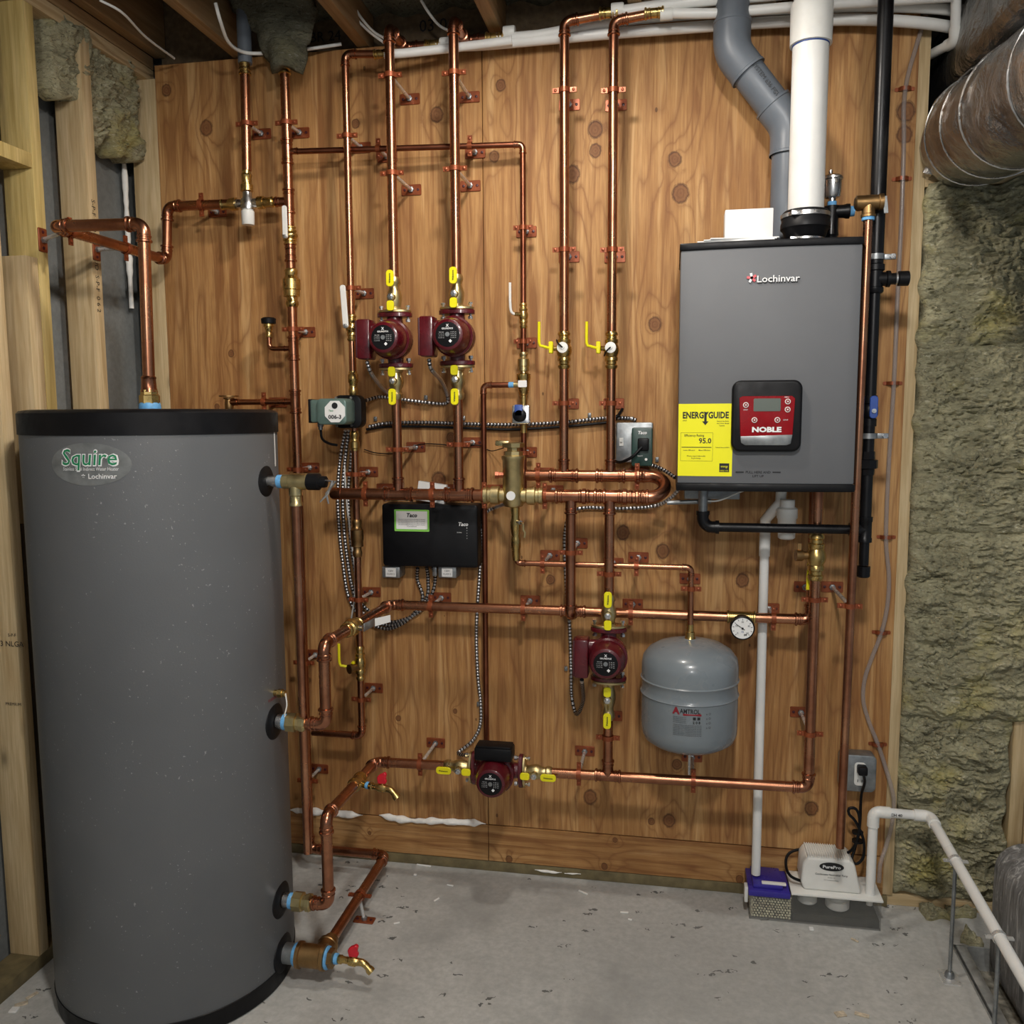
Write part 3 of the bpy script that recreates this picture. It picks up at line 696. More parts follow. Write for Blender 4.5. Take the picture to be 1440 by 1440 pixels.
# air vent / water hammer arrestor left of main
va = V((CX, CY, zc(490))); vt = thing('vent_valve', 'black-capped vent valve on a small elbow left of the cold main', 'valve', va-X*.03)
q1 = at(379, 490, .1); q1.z = va.z
_, ap = arc_pts(q1, -X, Z, .014)
Mb().sweep([va-X*.022]+ap+[q1+Z*.045], .0075, 14).build('elbow', 'copper_fitting', vt)
Mb().lathe(q1+Z*.035, Z, [(0, .010), (.006, .0115), (.012, .0095), (.02, .0095), (.024, .012), (.03, .012), (.032, .016), (.042, .016)], 18).build('seat', 'brass', vt)
Mb().lathe(q1+Z*.075, Z, [(0, .017), (.002, .022), (.016, .023), (.02, .017), (.021, .002)], 20).build('cap', 'black_plastic', vt)
# left branch with vacuum breaker above tank
vb = run('short copper branch from the cold main towards the vacuum breaker', [V((CX-.03, CY, zc(565))), V((at(333, 563, .1).x, CY, zc(565)))], .0095)
v0 = V((at(322, 563, .1).x, CY, zc(565))); vk = thing('vacuum_breaker', 'small dull metal vacuum breaker with a flat top disc above the tank lid', 'valve', v0)
Mb().lathe(v0-Z*.022, Z, [(0, .012), (.01, .014), (.03, .012), (.033, .017), (.037, .017)], 16).build('body', 'bronze', vk); Mb().lathe(v0+Z*.017, Z, [(0, .03), (.004, .03)], 24).build('disc', 'bronze', vk)
Mb().cyl(v0, V((at(334, 563, .1).x, CY, v0.z)), .011).build('inlet', 'copper_fitting', vk)
hanger('hanger on the short branch to the vacuum breaker', V((at(371, 563, .1).x, CY, zc(565))), X, .0095)
for py, lb in ((172, 'topmost hanger on the cold main'), (463, 'hanger on the cold main beside the black-capped vent valve'), (660, 'hanger on the cold main just above the relief valve'), (931, 'hanger on the cold main level with the tank sensor'), (1096, 'lowest hanger on the cold main behind the tank')):
    hanger(lb, (CX, CY, zc(py)), Z, .0143)
hanger('hanger on the pipe dropping into the mixing valve', at(347, 174, .1), Z, .0143)
# recirculation line (pipe 487)
RX = -.951; zr = lambda py: at(500, py, .12).z
rc = run('slim copper recirculation line with the green pump', [at(528, 76, .12), V((RX, -.12, at(486, 76, .12).z)), V((RX, -.12, zr(1034))), V((CX+.03, -.118, zr(1034)))], .0108)
coup(rc, at(536, 76, .12), X, .0108, mat='brass', name='adapter')
for py, lb in ((190, 'topmost hanger on the slim recirculation line'), (405, 'hanger on the slim recirculation line behind the white lever'), (667, 'hanger on the slim recirculation line below the green pump'), (843, 'hanger on the slim recirculation line above the fat coil branch'), (983, 'lowest hanger on the slim recirculation line')):
    hanger(lb, (RX, -.12, zr(py)), Z, .0108)
b1 = tag(body((RX, -.12, zr(480)), (RX, -.12, zr(442)), .0108).build('ball_valve', 'brass', base=True), 'brass ball valve with long white lever on the recirculation line', 'valve')
Mb().cyl((RX, -.12, zr(461)), (RX-.004, -.152, zr(461)), .007).build('stem', 'brass', b1)
plate_lever(b1, V((RX-.006, -.150, zr(460))), V((-.06, 0, 1)), .125, .017, 'white_plastic', .006)
b2 = tag(body((RX, -.12, zr(556)), (RX, -.12, zr(522)), .0108, SOLD).build('union', 'brass', base=True), 'brass union above the green pump', 'fitting')
b3 = tag(body((RX, -.12, zr(606)), (RX, -.12, zr(634)), .0108, SOLD).build('union', 'brass', base=True), 'brass union below the green pump', 'fitting')
b4 = tag(body((RX, -.12, zr(783)), (RX, -.12, zr(730)), .0108, UNION).build('check_valve', 'bronze', base=True), 'dull brass check valve on the recirculation line left of the black controller', 'valve')
b5 = tag(body((RX, -.12, zr(956)), (RX, -.12, zr(908)), .0108).build('ball_valve', 'brass', base=True), 'brass drain ball valve with bent yellow lever on the recirculation line', 'valve')
q = V((RX, -.12, zr(937))); Mb().lathe(q, V((-.55, -.8, 0)), [(0, .012), (.028, .012), (.03, .015), (.042, .015), (.043, .008)], 16).build('drain_cap', 'bronze', b5)
def l_lever(par, q, mat='yellow_plastic', up=.075, left=.042):
    """bent lever seen edge on: yellow block at the stem, strap stepping out and upwards"""
    a = q+V((-.020, -.004, 0)); Mb().bar(a-Z*.017, a+Z*.017, .012, .016, X).build('lever_hub', mat, par, bevel=.002, bseg=1)
    pts = [a+V((-.004, -.004, -.002)), a+V((-left*.75, -.010, .004)), a+V((-left, -.012, .012)), a+V((-left, -.014, up))]
    mb = Mb(); pp = catmull(pts, .006); mb.sweep(pp, .0042, 8); return mb.build('lever', mat, par)
l_lever(b5, q)
# green pump
gpz = zr(579); gc = V((RX, -.12, gpz)); gpu = thing('recirculation_pump', 'green-grey recirculation pump with black casing and white eight-sided label', 'pump', gc)
Mb().lathe(gc-Z*.045, Z, [(0, .017), (.015, .018), (.02, .024), (.07, .024), (.075, .018), (.09, .017)], 18).build('flow_body', 'black_plastic', gpu)
mb = Mb().prism([(x, y) for x, y in rrect(.088, .098, .022)], gc+V((-.002, -.005, 0)), X, Z, FR*.045); mb.build('casing', 'black_plastic', gpu, bevel=.004)
Mb().prism(rrect(.092, .076, .014), gc+V((-.022, -.05, 0)), X, Z, FR*.075).build('motor', 'taco_green', gpu, bevel=.006)
Mb().prism(rrect(.050, .066, .006), gc+V((-.066, -.045, .002)), X, Z, FR*.07).build('terminal_box', 'taco_green', gpu, bevel=.004)
Mb().box(gc+V((-.094, -.08, .002)), (.010, .066, .070)).build('box_cover', 'black_plastic', gpu, bevel=.003)
oc = [(.0335*cos(radians(22.5+45*k)), .0335*sin(radians(22.5+45*k))) for k in range(8)]
lp = gc+V((-.010, -.126, 0)); lbp = Mb().prism(oc, lp, X, Z, FR*.0012).build('label_plate', 'white_paper', gpu); lp = lp+FR*.0014
Mb().lathe(lp+V((0, 0, .017)), FR, [(0, .009), (.0006, .009)], 20).build('emblem', 'ink', lbp)
text('Taco', .005, lp+V((-.012, 0, .003)), X, Z, 'green_ink', lbp, shear=.2, bold=.02); text('006-3', .011, lp+V((0, 0, -.015)), X, Z, 'ink', lbp, bold=.03, width=.04)
for sx in (-1, 1):
    for sz in (-1, 1): Mb().lathe(gc+V((.012 if sx > 0 else -.035, -.051, .041*sz)), FR, [(0, .004), (.004, .004)], 8).build('screw', 'steel', gpu)
Mb().lathe(gc+V((-.075, -.08, -.031)), -Z, [(0, .009), (.012, .009), (.014, .007), (.022, .007)], 12).build('cord_grip', 'galvanised', gpu)
g0 = gc+V((-.075, -.08, -.05)); mc('thin black lead from the green pump to the armoured cable bundle', [g0, g0+V((.002, .005, -.03)), g0+V((.014, .03, -.045)), g0+V((.03, .05, -.05))], .004, 'black_plastic', None, 'pump_lead', False)
# fill line
FO = .062
FX, FY = at(736, 450, FO).x, -FO
zf = lambda py: at(736, py, FO).z
zt = at(737, 203, FO).z
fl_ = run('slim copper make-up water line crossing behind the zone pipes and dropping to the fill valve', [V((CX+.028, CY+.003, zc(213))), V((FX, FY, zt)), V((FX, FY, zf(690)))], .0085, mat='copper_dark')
hanger('first hanger on the slim crossing water line beside the cold main', V((at(532, 210, .085).x, -.086, zc(213)+(zt-zc(213))*.37)), X, .0085)
hanger('second hanger on the slim crossing water line right of the zone pipes', V((at(661, 205, .07).x, -.072, zc(213)+(zt-zc(213))*.77)), X, .0085)
for py, lb in ((320, 'upper hanger on the dropping make-up line'), (480, 'hanger on the make-up line below the small ball valve'), (637, 'lowest hanger on the make-up line behind the air separator')): hanger(lb, (FX, FY, zf(py)), Z, .0085)
v1 = tag(body((FX, FY, zf(462)), (FX, FY, zf(426)), .0085).build('ball_valve', 'brass', base=True), 'small brass ball valve with thin white lever on the make-up line', 'valve')
q = V((FX, FY, zf(442))); Mb().cyl(q, q+V((-.025, -.012, 0)), .006).build('stem', 'brass', v1)
Mb().sweep(catmull([q+V((-.024, -.012, 0)), q+V((-.033, -.016, .006)), q+V((-.036, -.018, .03)), q+V((-.036, -.02, .09))], .008), .004, 8).build('lever', 'white_plastic', v1)
u1 = tag(body((FX, FY, zf(532)), (FX, FY, zf(495)), .0095, UNION).build('union', 'brass_pale', base=True), 'brass union between make-up valve and backflow preventer', 'fitting')
bf = thing('backflow_preventer', 'brass backflow preventer with side port on the make-up line', 'valve', (FX, FY, zf(560)))
Mb().lathe((FX, FY, zf(562)), Z, [(0, .010), (.012, .010), (.016, .014), (.03, .016), (.055, .019), (.06, .021), (.075, .021), (.078, .016)], 18).build('body', 'brass', bf)
Mb().prism(rrect(.026, .02, .003), V((FX, FY-.0185, zf(540))), X, Z, FR*.003).build('label_plate', 'white_paper', bf)
zb = zf(541); Mb().cyl((FX, FY, zb), (FX-.03, FY, zb), .0085).build('side_port', 'brass_pale', bf)
Mb().cyl((FX-.03, FY, zb), (FX-.045, FY, zb), .0088).build('tape', 'blue_tape', bf)
DX = at(682, 800, FO).x
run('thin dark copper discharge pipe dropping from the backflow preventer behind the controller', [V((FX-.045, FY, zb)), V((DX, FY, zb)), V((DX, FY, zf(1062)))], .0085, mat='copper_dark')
fv = thing('fill_valve', 'square fill valve with blue lever under the backflow preventer', 'valve', (FX, FY, zf(585)))
c0 = V((FX, FY, zf(583))); Mb().prism(rrect(.052, .056, .006), c0+V((-.002, -.012, 0)), X, Z, FR*.03).build('body', 'steel', fv, bevel=.003)
Mb().lathe(c0+V((-.004, -.042, -.002)), FR, [(0, .020), (.012, .020), (.016, .015)], 18).build('dial', 'black_plastic', fv)
Mb().prism(rrect(.024, .034, .004), c0+V((-.006, -.05, .012)), X, Z, FR*.008).build('lever', 'blue_lever', fv, bevel=.002)
Mb().cyl(c0-Z*.03, c0-Z*.055, .011, .0095).build('outlet', 'brass', fv); Mb().cyl(c0+Z*.02, c0+Z*.05, .0095, .011).build('inlet', 'brass', fv)

# ================================================================== ZONE PIPES, PUMPS, HEADERS
HO = .19
zh = at(690, 696.5, HO).z; UH = at(830, 669, .12).z
LX0, LX1 = at(472, 697, HO).x, -.088
hd = run('thick horizontal copper header carrying the two maroon zone pumps and the air separator', [V((LX0, -HO, zh)), V((LX1, -HO, zh))], .0172)
Mb().lathe((LX0+.02, -HO, zh), -X, [(0, .0187), (.026, .0187), (.034, .014), (.036, .002)], 18).build('end_cap', 'copper_fitting', hd)
up_ = run('upper copper header fed by the two bare zone pipes', [V((at(740, 668, .12).x, -.12, UH)), V((LX1, -.12, UH))], .0165)
# return bend joins the headers
A_, B_ = V((LX1, -HO, zh)), V((LX1, -.12, UH)); cc = (A_+B_)/2; hv = (A_-B_)/2
rb_ = thing('return_bend', 'fat copper return bend joining lower and upper headers', 'pipe', cc+Z*-.04)
arc = [cc+hv*cos(a)+X*(hv.length*1.0*sin(a))+X*.025 for a in [pi*k/14 for k in range(15)]]
Mb().sweep([A_-X*.005]+arc+[B_-X*.005], .0182, 18).build('bend', 'copper_fitting', rb_)
e = Mb(); sock(e, A_-X*.012, X, .0172, 1.2); sock(e, B_-X*.012, X, .0172, 1.2); e.build('socket', 'copper_fitting', rb_)
ZP = {}
for key, px0, px1, top, endpx, lb in (('a', 548, 559, 38, 622, 'left'), ('b', 637, 646, 27, 708, 'right')):
    x = at((px0+px1)/2, 360, HO).x; ZP[key] = x; zt_ = at(px0, top, HO).z
    ex = at(endpx, 62 if key == 'a' else 45, .05); fz = at(px0, 437, HO).z
    t_ = run(f'bare copper zone pipe rising from the {lb} maroon pump to the ceiling', [V((ex.x-.03, -.05, zt_)), V((x, -.05, zt_)), V((x, -HO, zt_)), V((x, -HO, fz+.06))], .0138)
    coup(t_, V((ex.x-.025, -.05, zt_)), X, .0138, mat='brass', name='adapter')
    lz = at(px1, 518, HO).z
    t2 = run(f'copper riser between the {lb} maroon pump and the thick header', [V((x, -HO, lz-.06)), V((x, -HO, zh+.018))], .0138)
    tee(hd, V((x, -HO, zh)), X, .0172, Z, .0138)
for x, lb in ((at(514, 697, HO).x, 'hanger at the capped end of the thick header'), (at(608, 697, HO).x, 'hanger on the thick header between the two pump risers'), (at(681, 697, HO).x, 'hanger on the thick header left of the air separator'), (at(766, 697, HO).x, 'hanger on the lower header right of the air separator')):
    hanger(lb, (x, -HO, zh), X, .0172)
for x, lb in ((at(757, 668, .12).x, 'hanger on the upper header behind the air separator'), (at(896, 665, .12).x, 'hanger on the upper header next to the return bend')): hanger(lb, (x, -.12, UH), X, .0165)
for key, pys, lb in (('a', (105, 243, 632), 'left'), ('b', (102, 237, 625), 'right')):
    for py, wd in zip(pys, ('highest hanger on the zone pipe of the {} maroon pump', 'second hanger on the zone pipe of the {} maroon pump', 'hanger under the {} maroon pump')):
        hanger(wd.format(lb), (ZP[key], -HO, at(560 if key == 'a' else 643, py, HO).z), Z, .0138)
ZQ = {}
for key, px, pb, top, ep, lb in (('c', 797, 790, 30, (858, 19), 'first'), ('d', 867, 855, 29, (922, 23), 'second')):
    x = at((px+pb)/2, 340, .12).x; ZQ[key] = x; e_ = at(*ep, .12); zt_ = at(px, top, .12).z
    t_ = run(f'tall bare copper return pipe, {lb} one from the make-up line', [V((e_.x, -.12, zt_+.012)), V((x, -.12, zt_)), V((x, -.12, UH+.017))], .0133)
    coup(t_, V((e_.x-.004, -.12, zt_+.012)), X, .0133, mat='brass', name='adapter'); tee(up_, V((x, -.12, UH)), X, .0165, Z, .0133)
    for py, wd in ((127, 'highest'), (351, 'middle'), (567, 'lowest')): hanger(f'{wd} hanger on the {lb} bare return pipe from the make-up line', (x, -.12, at(px-3, py, .12).z), Z, .0133)
    za = at(px-4, 466, .12).z; zb_ = at(px-5, 519, .12).z
    bv = tag(body((x, -.12, zb_), (x, -.12, za), .0133).build('drain_valve', 'brass', base=True), f'drain valve with yellow lever on the {lb} bare return pipe from the make-up line', 'valve')
    q = V((x, -.12, at(px-5, 490, .12).z)); Mb().lathe(q, FR, [(0, .013), (.03, .013), (.031, .0155), (.042, .0155), (.043, .006), (.045, .005)], 18).build('drain_cap', 'white_plastic', bv)
    Mb().cyl(q, q+V((-.03, -.01, 0)), .007).build('stem', 'brass', bv)
    l_lever(bv, q+V((-.016, -.012, .002)), up=.072, left=.032)
    s0 = q+V((0, -.04, 0)); k = 1 if key == 'c' else -1
    Mb().sweep(catmull([s0+V((0, -.004, 0)), s0+V((-.006, -.01, .006*k)), s0+V((-.014, -.004, .014*k)), s0+V((-.018, .01, .022*k))], .004), .0022, 6).build('strap', 'black_plastic', bv)
for px, lb in ((835, 1), (895, 2)): coup(hd, V((at(px, 697, HO).x, -HO, zh)), X, .0172)

def isolation(label, zf0, zf1, x, out, axis=None, c=None, r=.0138, tags=True):
    """brass flange isolation valve from the pump flange (zf0) to the pipe (zf1)"""
    a, b = (V((x, -out, zf0)), V((x, -out, zf1))) if c is None else c
    d = (b-a).normalized(); L = (b-a).length
    t = thing('isolation_valve', label, 'valve', min(a, b, key=lambda v: v.z), 'brass isolation valves with yellow tags at the pumps')
    Mb().lathe(a, d, [(0, r*1.5), (L*.12, r*1.5), (L*.16, r*1.25), (L*.3, r*1.5), (L*.45, r*1.62), (L*.6, r*1.4), (L*.66, r*1.15), (L*.78, r*1.15), (L*.82, r*1.38), (L*.92, r*1.38), (L, r*1.12)], 18).build('body', 'brass_pale', t)
    sd = X if abs(d.z) > .5 else Z
    fl = Mb().prism(ellipse(.050, .030), a, sd, d.cross(sd), d*.007).build('flange', 'brass_pale', t, bevel=.001, bseg=1)
    st = a+d*(L*.42); Mb().lathe(st, FR, [(0, .011), (.030, .010), (.034, .010)], 12).build('stem', 'brass_pale', t)
    Mb().lathe(st+FR*.034, FR, [(0, .009), (.007, .009), (.008, .005), (.012, .005)], 6).build('nut', 'steel', t, smooth=False)
    s2 = d.cross(FR)
    lv = Mb().prism([(px_, py_) for px_, py_ in rrect(.022, .046, .009)], st+FR*.036+d*(L*.5), s2, d, FR*.005).build('yellow_tag', 'yellow_plastic', t, bevel=.001, bseg=1)
    Mb().prism(rrect(.021, .028, .007), st+FR*.036-d*.026, s2, d, FR*.006).build('yellow_tag', 'yellow_plastic', t, bevel=.001, bseg=1)
    text('Webstone', .0045, st+FR*.0414+d*(L*.5), d if d.z > .1 or d.x > .1 else -d, FR.cross(d if d.z > .1 or d.x > .1 else -d)*1, 'ink', lv, bold=.03)
    return t
def pump(label, c, u, s, red='red_enamel', boxmat='red_enamel', L=.155, boxup=0):
    """wet-rotor circulator: c centre on the pipe axis, u flow axis, s side of the terminal box, motor faces the room"""
    c, u, s = V(c), V(u), V(s); t = thing('circulator_pump', label, 'pump', c-Z*.07, 'maroon circulator pumps')
    P = lambda x, y, z: c+s*x+FR*y+u*z
    v = Mb().lathe(P(0, -.032, 0), FR, [(0, .03), (.006, .046), (.03, .054), (.058, .056), (.066, .052)], 28)
    v.sweep([P(0, 0, -L/2), P(0, 0, -.045), P(0, 0, .045), P(0, 0, L/2)], [.021, .024, .024, .021], 18).build('volute', red, t)
    Mb().lathe(P(0, .034, 0), FR, [(0, .056), (.012, .057), (.016, .052), (.03, .0515), (.06, .047), (.072, .042), (.075, .036)], 28).build('motor', red, t)
    fc = Mb().lathe(P(0, .107, 0), FR, [(0, .0345), (.0025, .034), (.003, .03)], 30).build('faceplate', 'black_plastic', t)
    Mb().lathe(P(0, .110, 0), FR, [(0, .0065), (.002, .006)], 14).build('vent_screw', 'galvanised', fc)
    f0 = P(0, .1103, 0)
    text('GRUNDFOS', .0045, f0+Z*.016, X, Z, 'white_ink', fc, bold=.02, width=.032); text('X', .007, f0+Z*.024, X, Z, 'white_ink', fc, bold=.03)
    for k in range(4):
        text('UPS 15-58' if k == 0 else 'V  A  W  Hz', .0022, f0+V((-.017, 0, .006-.005*k)), X, Z, 'white_ink', fc); text('W  HP  rpm', .0022, f0+V((.017, 0, .006-.005*k)), X, Z, 'white_ink', fc)
    Mb().prism([(0, .005), (.005, 0), (0, -.005), (-.005, 0)], f0+V((.008, 0, -.018)), X, Z, FR*.0004).build('arrow_mark', 'white_ink', fc)
    R = Matrix((s, FR, u)).transposed()
    tb = Mb().box(P(.072, .045, boxup), (.040, .058, .112), R).build('terminal_box', boxmat, t, bevel=.006)
    Mb().box(P(.0935, .045, boxup), (.006, .050, .104), R).build('box_cover', 'dark_red' if boxmat == red else 'black_plastic', tb, bevel=.002)
    nk = Mb().cyl(P(.03, .03, .03), P(.06, .03, .03), .018); nk.build('cable_neck', red, t)
    sd = X if abs(u.z) > .5 else Z
    for sg in (-1, 1):
        Mb().prism(ellipse(.052, .031), P(0, 0, sg*L/2-(.012 if sg > 0 else 0)), sd, u.cross(sd), u*.012).build('flange', red, t, bevel=.0015, bseg=1)
        for k in (-1, 1):
            q = P(0, 0, sg*L/2)+sd*(.040*k); Mb().lathe(q-u*.026*sg, u*sg, [(0, .0075), (.008, .0075), (.009, .004), (.040, .004), (.041, .0065), (.047, .0065)], 6).build('bolt', 'steel', t, smooth=False)
    return t
PC = {}
for key, lb, yc, yt, yb_ in (('a', 'left', 479, 390, 562), ('b', 'right', 475, 386, 562)):
    pxm = 556 if key == 'a' else 643; zc_ = at(pxm, yc, HO).z; PC[key] = V((ZP[key], -HO, zc_))
    pump(f'maroon circulator pump on the thick header, the {"one beside the green pump" if key == "a" else "one beside the make-up line"}', PC[key], Z, -X)
    isolation(f'brass isolation valve with yellow tags above the {lb} maroon header pump', zc_+.0785, at(pxm, yt, HO).z, ZP[key], HO)
    isolation(f'brass isolation valve with yellow tags below the {lb} maroon header pump', zc_-.0785, at(pxm, yb_, HO).z, ZP[key], HO)
# drops from the header
BX = at(856, 880, HO).x; X8 = at(802.5, 780, HO).x
zR4 = at(850, 861, .13).z; zR5 = lambda px: at(px, 1072+(px-540)*.0597, .182).z
d8 = run('thick copper drop from the lower header elbowing back into the boiler loop', [V((X8, -HO, zh-.018)), V((X8, -HO, zR4)), V((X8, -.15, zR4))], .0143, rb=1.25, sk=.7)
tee(hd, V((X8, -HO, zh)), X, .0172, -Z, .0143); tee(hd, V((BX, -HO, zh)), X, .0172, -Z, .0143)
hanger('hanger on the thick drop above the boiler loop', V((X8, -HO, at(803, 777, HO).z)), Z, .0143)
zp3 = at(855, 919, HO).z
run('copper drop from the lower header to the low maroon pump', [V((BX, -HO, zh-.018)), V((BX, -HO, zp3+.13))], .0143)
hanger('hanger above the low maroon pump', V((BX, -HO, at(857, 807, HO).z)), Z, .0143)
pump('maroon circulator pump beside the grey expansion tank', V((BX, -HO, zp3)), Z, -X)
isolation('brass isolation valve with yellow tags on top of the pump beside the expansion tank', zp3+.0785, at(856, 836, HO).z, BX, HO)
isolation('brass isolation valve with yellow tags under the pump beside the expansion tank', zp3-.0785, at(854, 1012, HO).z, BX, HO)
run('short copper drop from the low maroon pump to the return loop', [V((BX, -HO, at(854, 1008, HO).z)), V((BX, -.184, zR5(853)+.015))], .0143)
hanger('hanger under the low maroon pump', V((BX, -HO, at(853, 1037, HO).z)), Z, .0143)
# ================================================================== BOILER LOOP (upper coil branch) AND RETURN LOOP
PXS = PTX+.012
def tank_fit(label, z, r=.0155):
    t = thing('pipe_adapter', label, 'fitting', (PXS, TY, z))
    Mb().cyl((PXS-.005, TY, z), (PXS+.015, TY, z), r*1.25).build('nipple', 'steel', t)
    Mb().lathe((PXS+.010, TY, z), X, [(0, r*1.3), (.012, r*1.35), (.016, r*1.2)], 20).build('tape', 'blue_tape', t)
    Mb().lathe((PXS+.022, TY, z), X, [(0, r*1.62), (.024, r*1.62), (.026, r*1.3), (.034, r*1.3), (.036, r*1.5), (.046, r*1.5), (.05, r*1.15)], 8).build('hex_nut', 'brass_pale', t, ang=20)
    return t
tank_fit('brass adapter with blue tape on the upper coil port of the tank', ZS); tank_fit('brass adapter with blue tape on the lower coil port of the tank', ZR)
xe = at(457, 960, .638).x
r4 = run('fat copper coil supply running from the tank side back along the plywood', [V((PXS+.06, TY, ZS)), V((xe, TY, ZS)), V((xe, TY, .918)), V((-.846, -.13, zR4)), V((.392, -.13, zR4)), V((.392, -.13, 1.30))], .0146, rb=1.5)
tee(r4, V((X8, -.13, zR4)), X, .0146, FR, .0143, bl=1.0)
for px, lb in ((606, 'hanger on the coil supply under the black controller'), (736, 'hanger on the coil supply left of the thick drop'), (887, 'hanger on the coil supply above the expansion tank'), (1088, 'hanger on the coil supply right of the dial gauge')): hanger(lb, (at(px, 860, .13).x, -.13, zR4), X, .0146)
# ball valve on the branch
d4 = (V((-.846, -.13, zR4))-V((xe, TY, .918))).normalized(); pv = onx(503, 880, -.848); pv = V((xe, TY, .918))+d4*.19
t = thing('ball_valve', 'brass ball valve with grey lever and paper tag on the fat coil supply branch', 'valve', pv)
body(pv-d4*.045, pv+d4*.045, .0146).build('body', 'brass', t)
Mb().cyl(pv, pv+V((.034, -.004, 0)), .008).build('stem', 'steel', t)
Mb().bar(pv+V((.034, 0, 0)), pv+V((.036, .10, -.004)), .022, .004, Z).build('lever', 'galvanised', t, bevel=.0015, bseg=1)
Mb().prism([(0, 0), (.045, .014), (.045, .034), (.0, .022)], pv+V((.045, .06, -.010)), X, Z, FR*.001).build('paper_tag', 'white_paper', t)
# lower coil return + horizontal pump
yv = .465; zL = zR5(540)
p4c = V((at(700, 1080, .182).x, -.182, zR5(700)))
r5 = run('fat copper coil return leaving the tank low and running back to the horizontal pump', [V((PXS+.06, TY, ZR)), V((xe-.008, TY, ZR)), V((xe-.008, TY, yv)), V((-.886, -.182, zL)), V((p4c.x-.13, -.182, p4c.z))], .0146, rb=1.5)
r5b = run('copper return loop from the horizontal pump to the boiler riser', [V((p4c.x+.13, -.182, p4c.z)), V((.392, -.182, zR5(1135))), V((.392, -.182, 1.30))], .0146, rb=1.5)
tee(r5b, V((BX, -.182, zR5(853))), X, .0146, Z, .0143)
pump('maroon circulator pump lying sideways low on the return loop with a black terminal box', p4c, X, Z, boxmat='black_plastic')
isolation('brass isolation valve with yellow tags on the tank side of the sideways pump', 0, 0, 0, 0, c=(p4c-X*.0785, p4c-X*.165))
isolation('brass isolation valve with yellow tags on the boiler side of the sideways pump', 0, 0, 0, 0, c=(p4c+X*.0785, p4c+X*.165))
for px, lb in ((591, 'hanger on the return loop left of the sideways pump'), (814, 'hanger on the return loop between the sideways pump and the tee'), ): hanger(lb, (at(px, 1085, .182).x, -.182, zR5(px)), X, .0146)
hanger('hanger on the return loop under the expansion tank', (at(975, 1100, .182).x, -.182, zR5(975)), X, .0146)
for py, lb in ((1032, 'lower hanger on the boiler riser'), (843, 'upper hanger on the boiler riser below its valve')): hanger(lb, (.392, -.182, at(1145, py, .182).z), Z, .0146)
# valve on the boiler riser
zq = at(1150, 790, .182).z; t = tag(body((.392, -.182, at(1150, 816, .182).z), (.392, -.182, at(1150, 750, .182).z), .0155).build('ball_valve', 'brass', base=True), 'brass ball valve with capped drain port under the boiler', 'valve')
q = V((.392, -.182, at(1150, 781, .182).z)); Mb().lathe(q, V((-1, -.15, 0)), [(0, .011), (.035, .011), (.036, .015), (.04, .016), (.055, .016), (.056, .01)], 16).build('drain_cap', 'bronze', t)
Mb().box(q+V((-.045, -.006, .022)), (.010, .006, .022)).build('thumb_tab', 'bronze', t)
Mb().bar(q+V((-.014, .02, .03)), q+V((-.016, .022, -.10)), .008, .006, X).build('lever', 'yellow_plastic', t)
# hose bibs
def bib(label, p, d, tee_len=.0):
    p, d = V(p), V(d).normalized(); t = thing('hose_bib', label, 'faucet', p-Z*.03)
    Mb().lathe(p, d, [(0, .009), (.004, .0115), (.012, .0115), (.014, .009), (.03, .009), (.033, .012), (.05, .013), (.055, .010), (.062, .0095)], 14).build('body', 'brass', t)
    s = [p+d*.058, p+d*.068, p+d*.077-Z*.004, p+d*.084-Z*.011]; Mb().sweep(s+[p+d*.088-Z*.016, p+d*.094-Z*.022], [.0095, .0095, .009, .0085, .0112, .0112], 12).build('spout', 'brass', t)
    Mb().cyl(p+d*.046, p+d*.046+Z*.022, .005).build('stem', 'brass', t)
    h = Mb(); c = p+d*.046+Z*.026; sd = d.cross(Z)
    h.prism([(-.013, -.012), (.010, -.012), (.013, -.004), (.009, .002), (.013, .016), (.007, .022), (-.001, .017), (-.008, .014), (-.016, .006)], c-FR*.006, X, Z, FR*.012)
    h.build('handle', 'red_handle', t, bevel=.002, bseg=1); return t
dd = (V((-.886, -.182, zL))-V((xe-.008, TY, yv))).normalized()
pb = V((xe-.008, TY, yv))+dd*.27
dt = thing('drain_tee', 'brass tee on the coil return carrying the upper red-handled bib', 'fitting', pb)
body(pb-dd*.04, pb+dd*.04, .0146, [(0, 1.12), (.1, 1.4), (.22, 1.4), (.3, 1.2), (.5, 1.3), (.7, 1.2), (.78, 1.4), (.9, 1.4), (1, 1.12)]).build('body', 'brass', dt)
Mb().cyl(pb, pb+V((.03, -.008, -.004)), .011).build('branch', 'brass', dt); Mb().cyl(pb+V((.03, -.008, -.004)), pb+V((.040, -.010, -.004)), .0102).build('tape', 'blue_tape', dt)
bib('brass hose bib with red handle on the coil return above the white foam joint', pb+V((.038, -.010, -.004)), V((1, -.22, 0)))
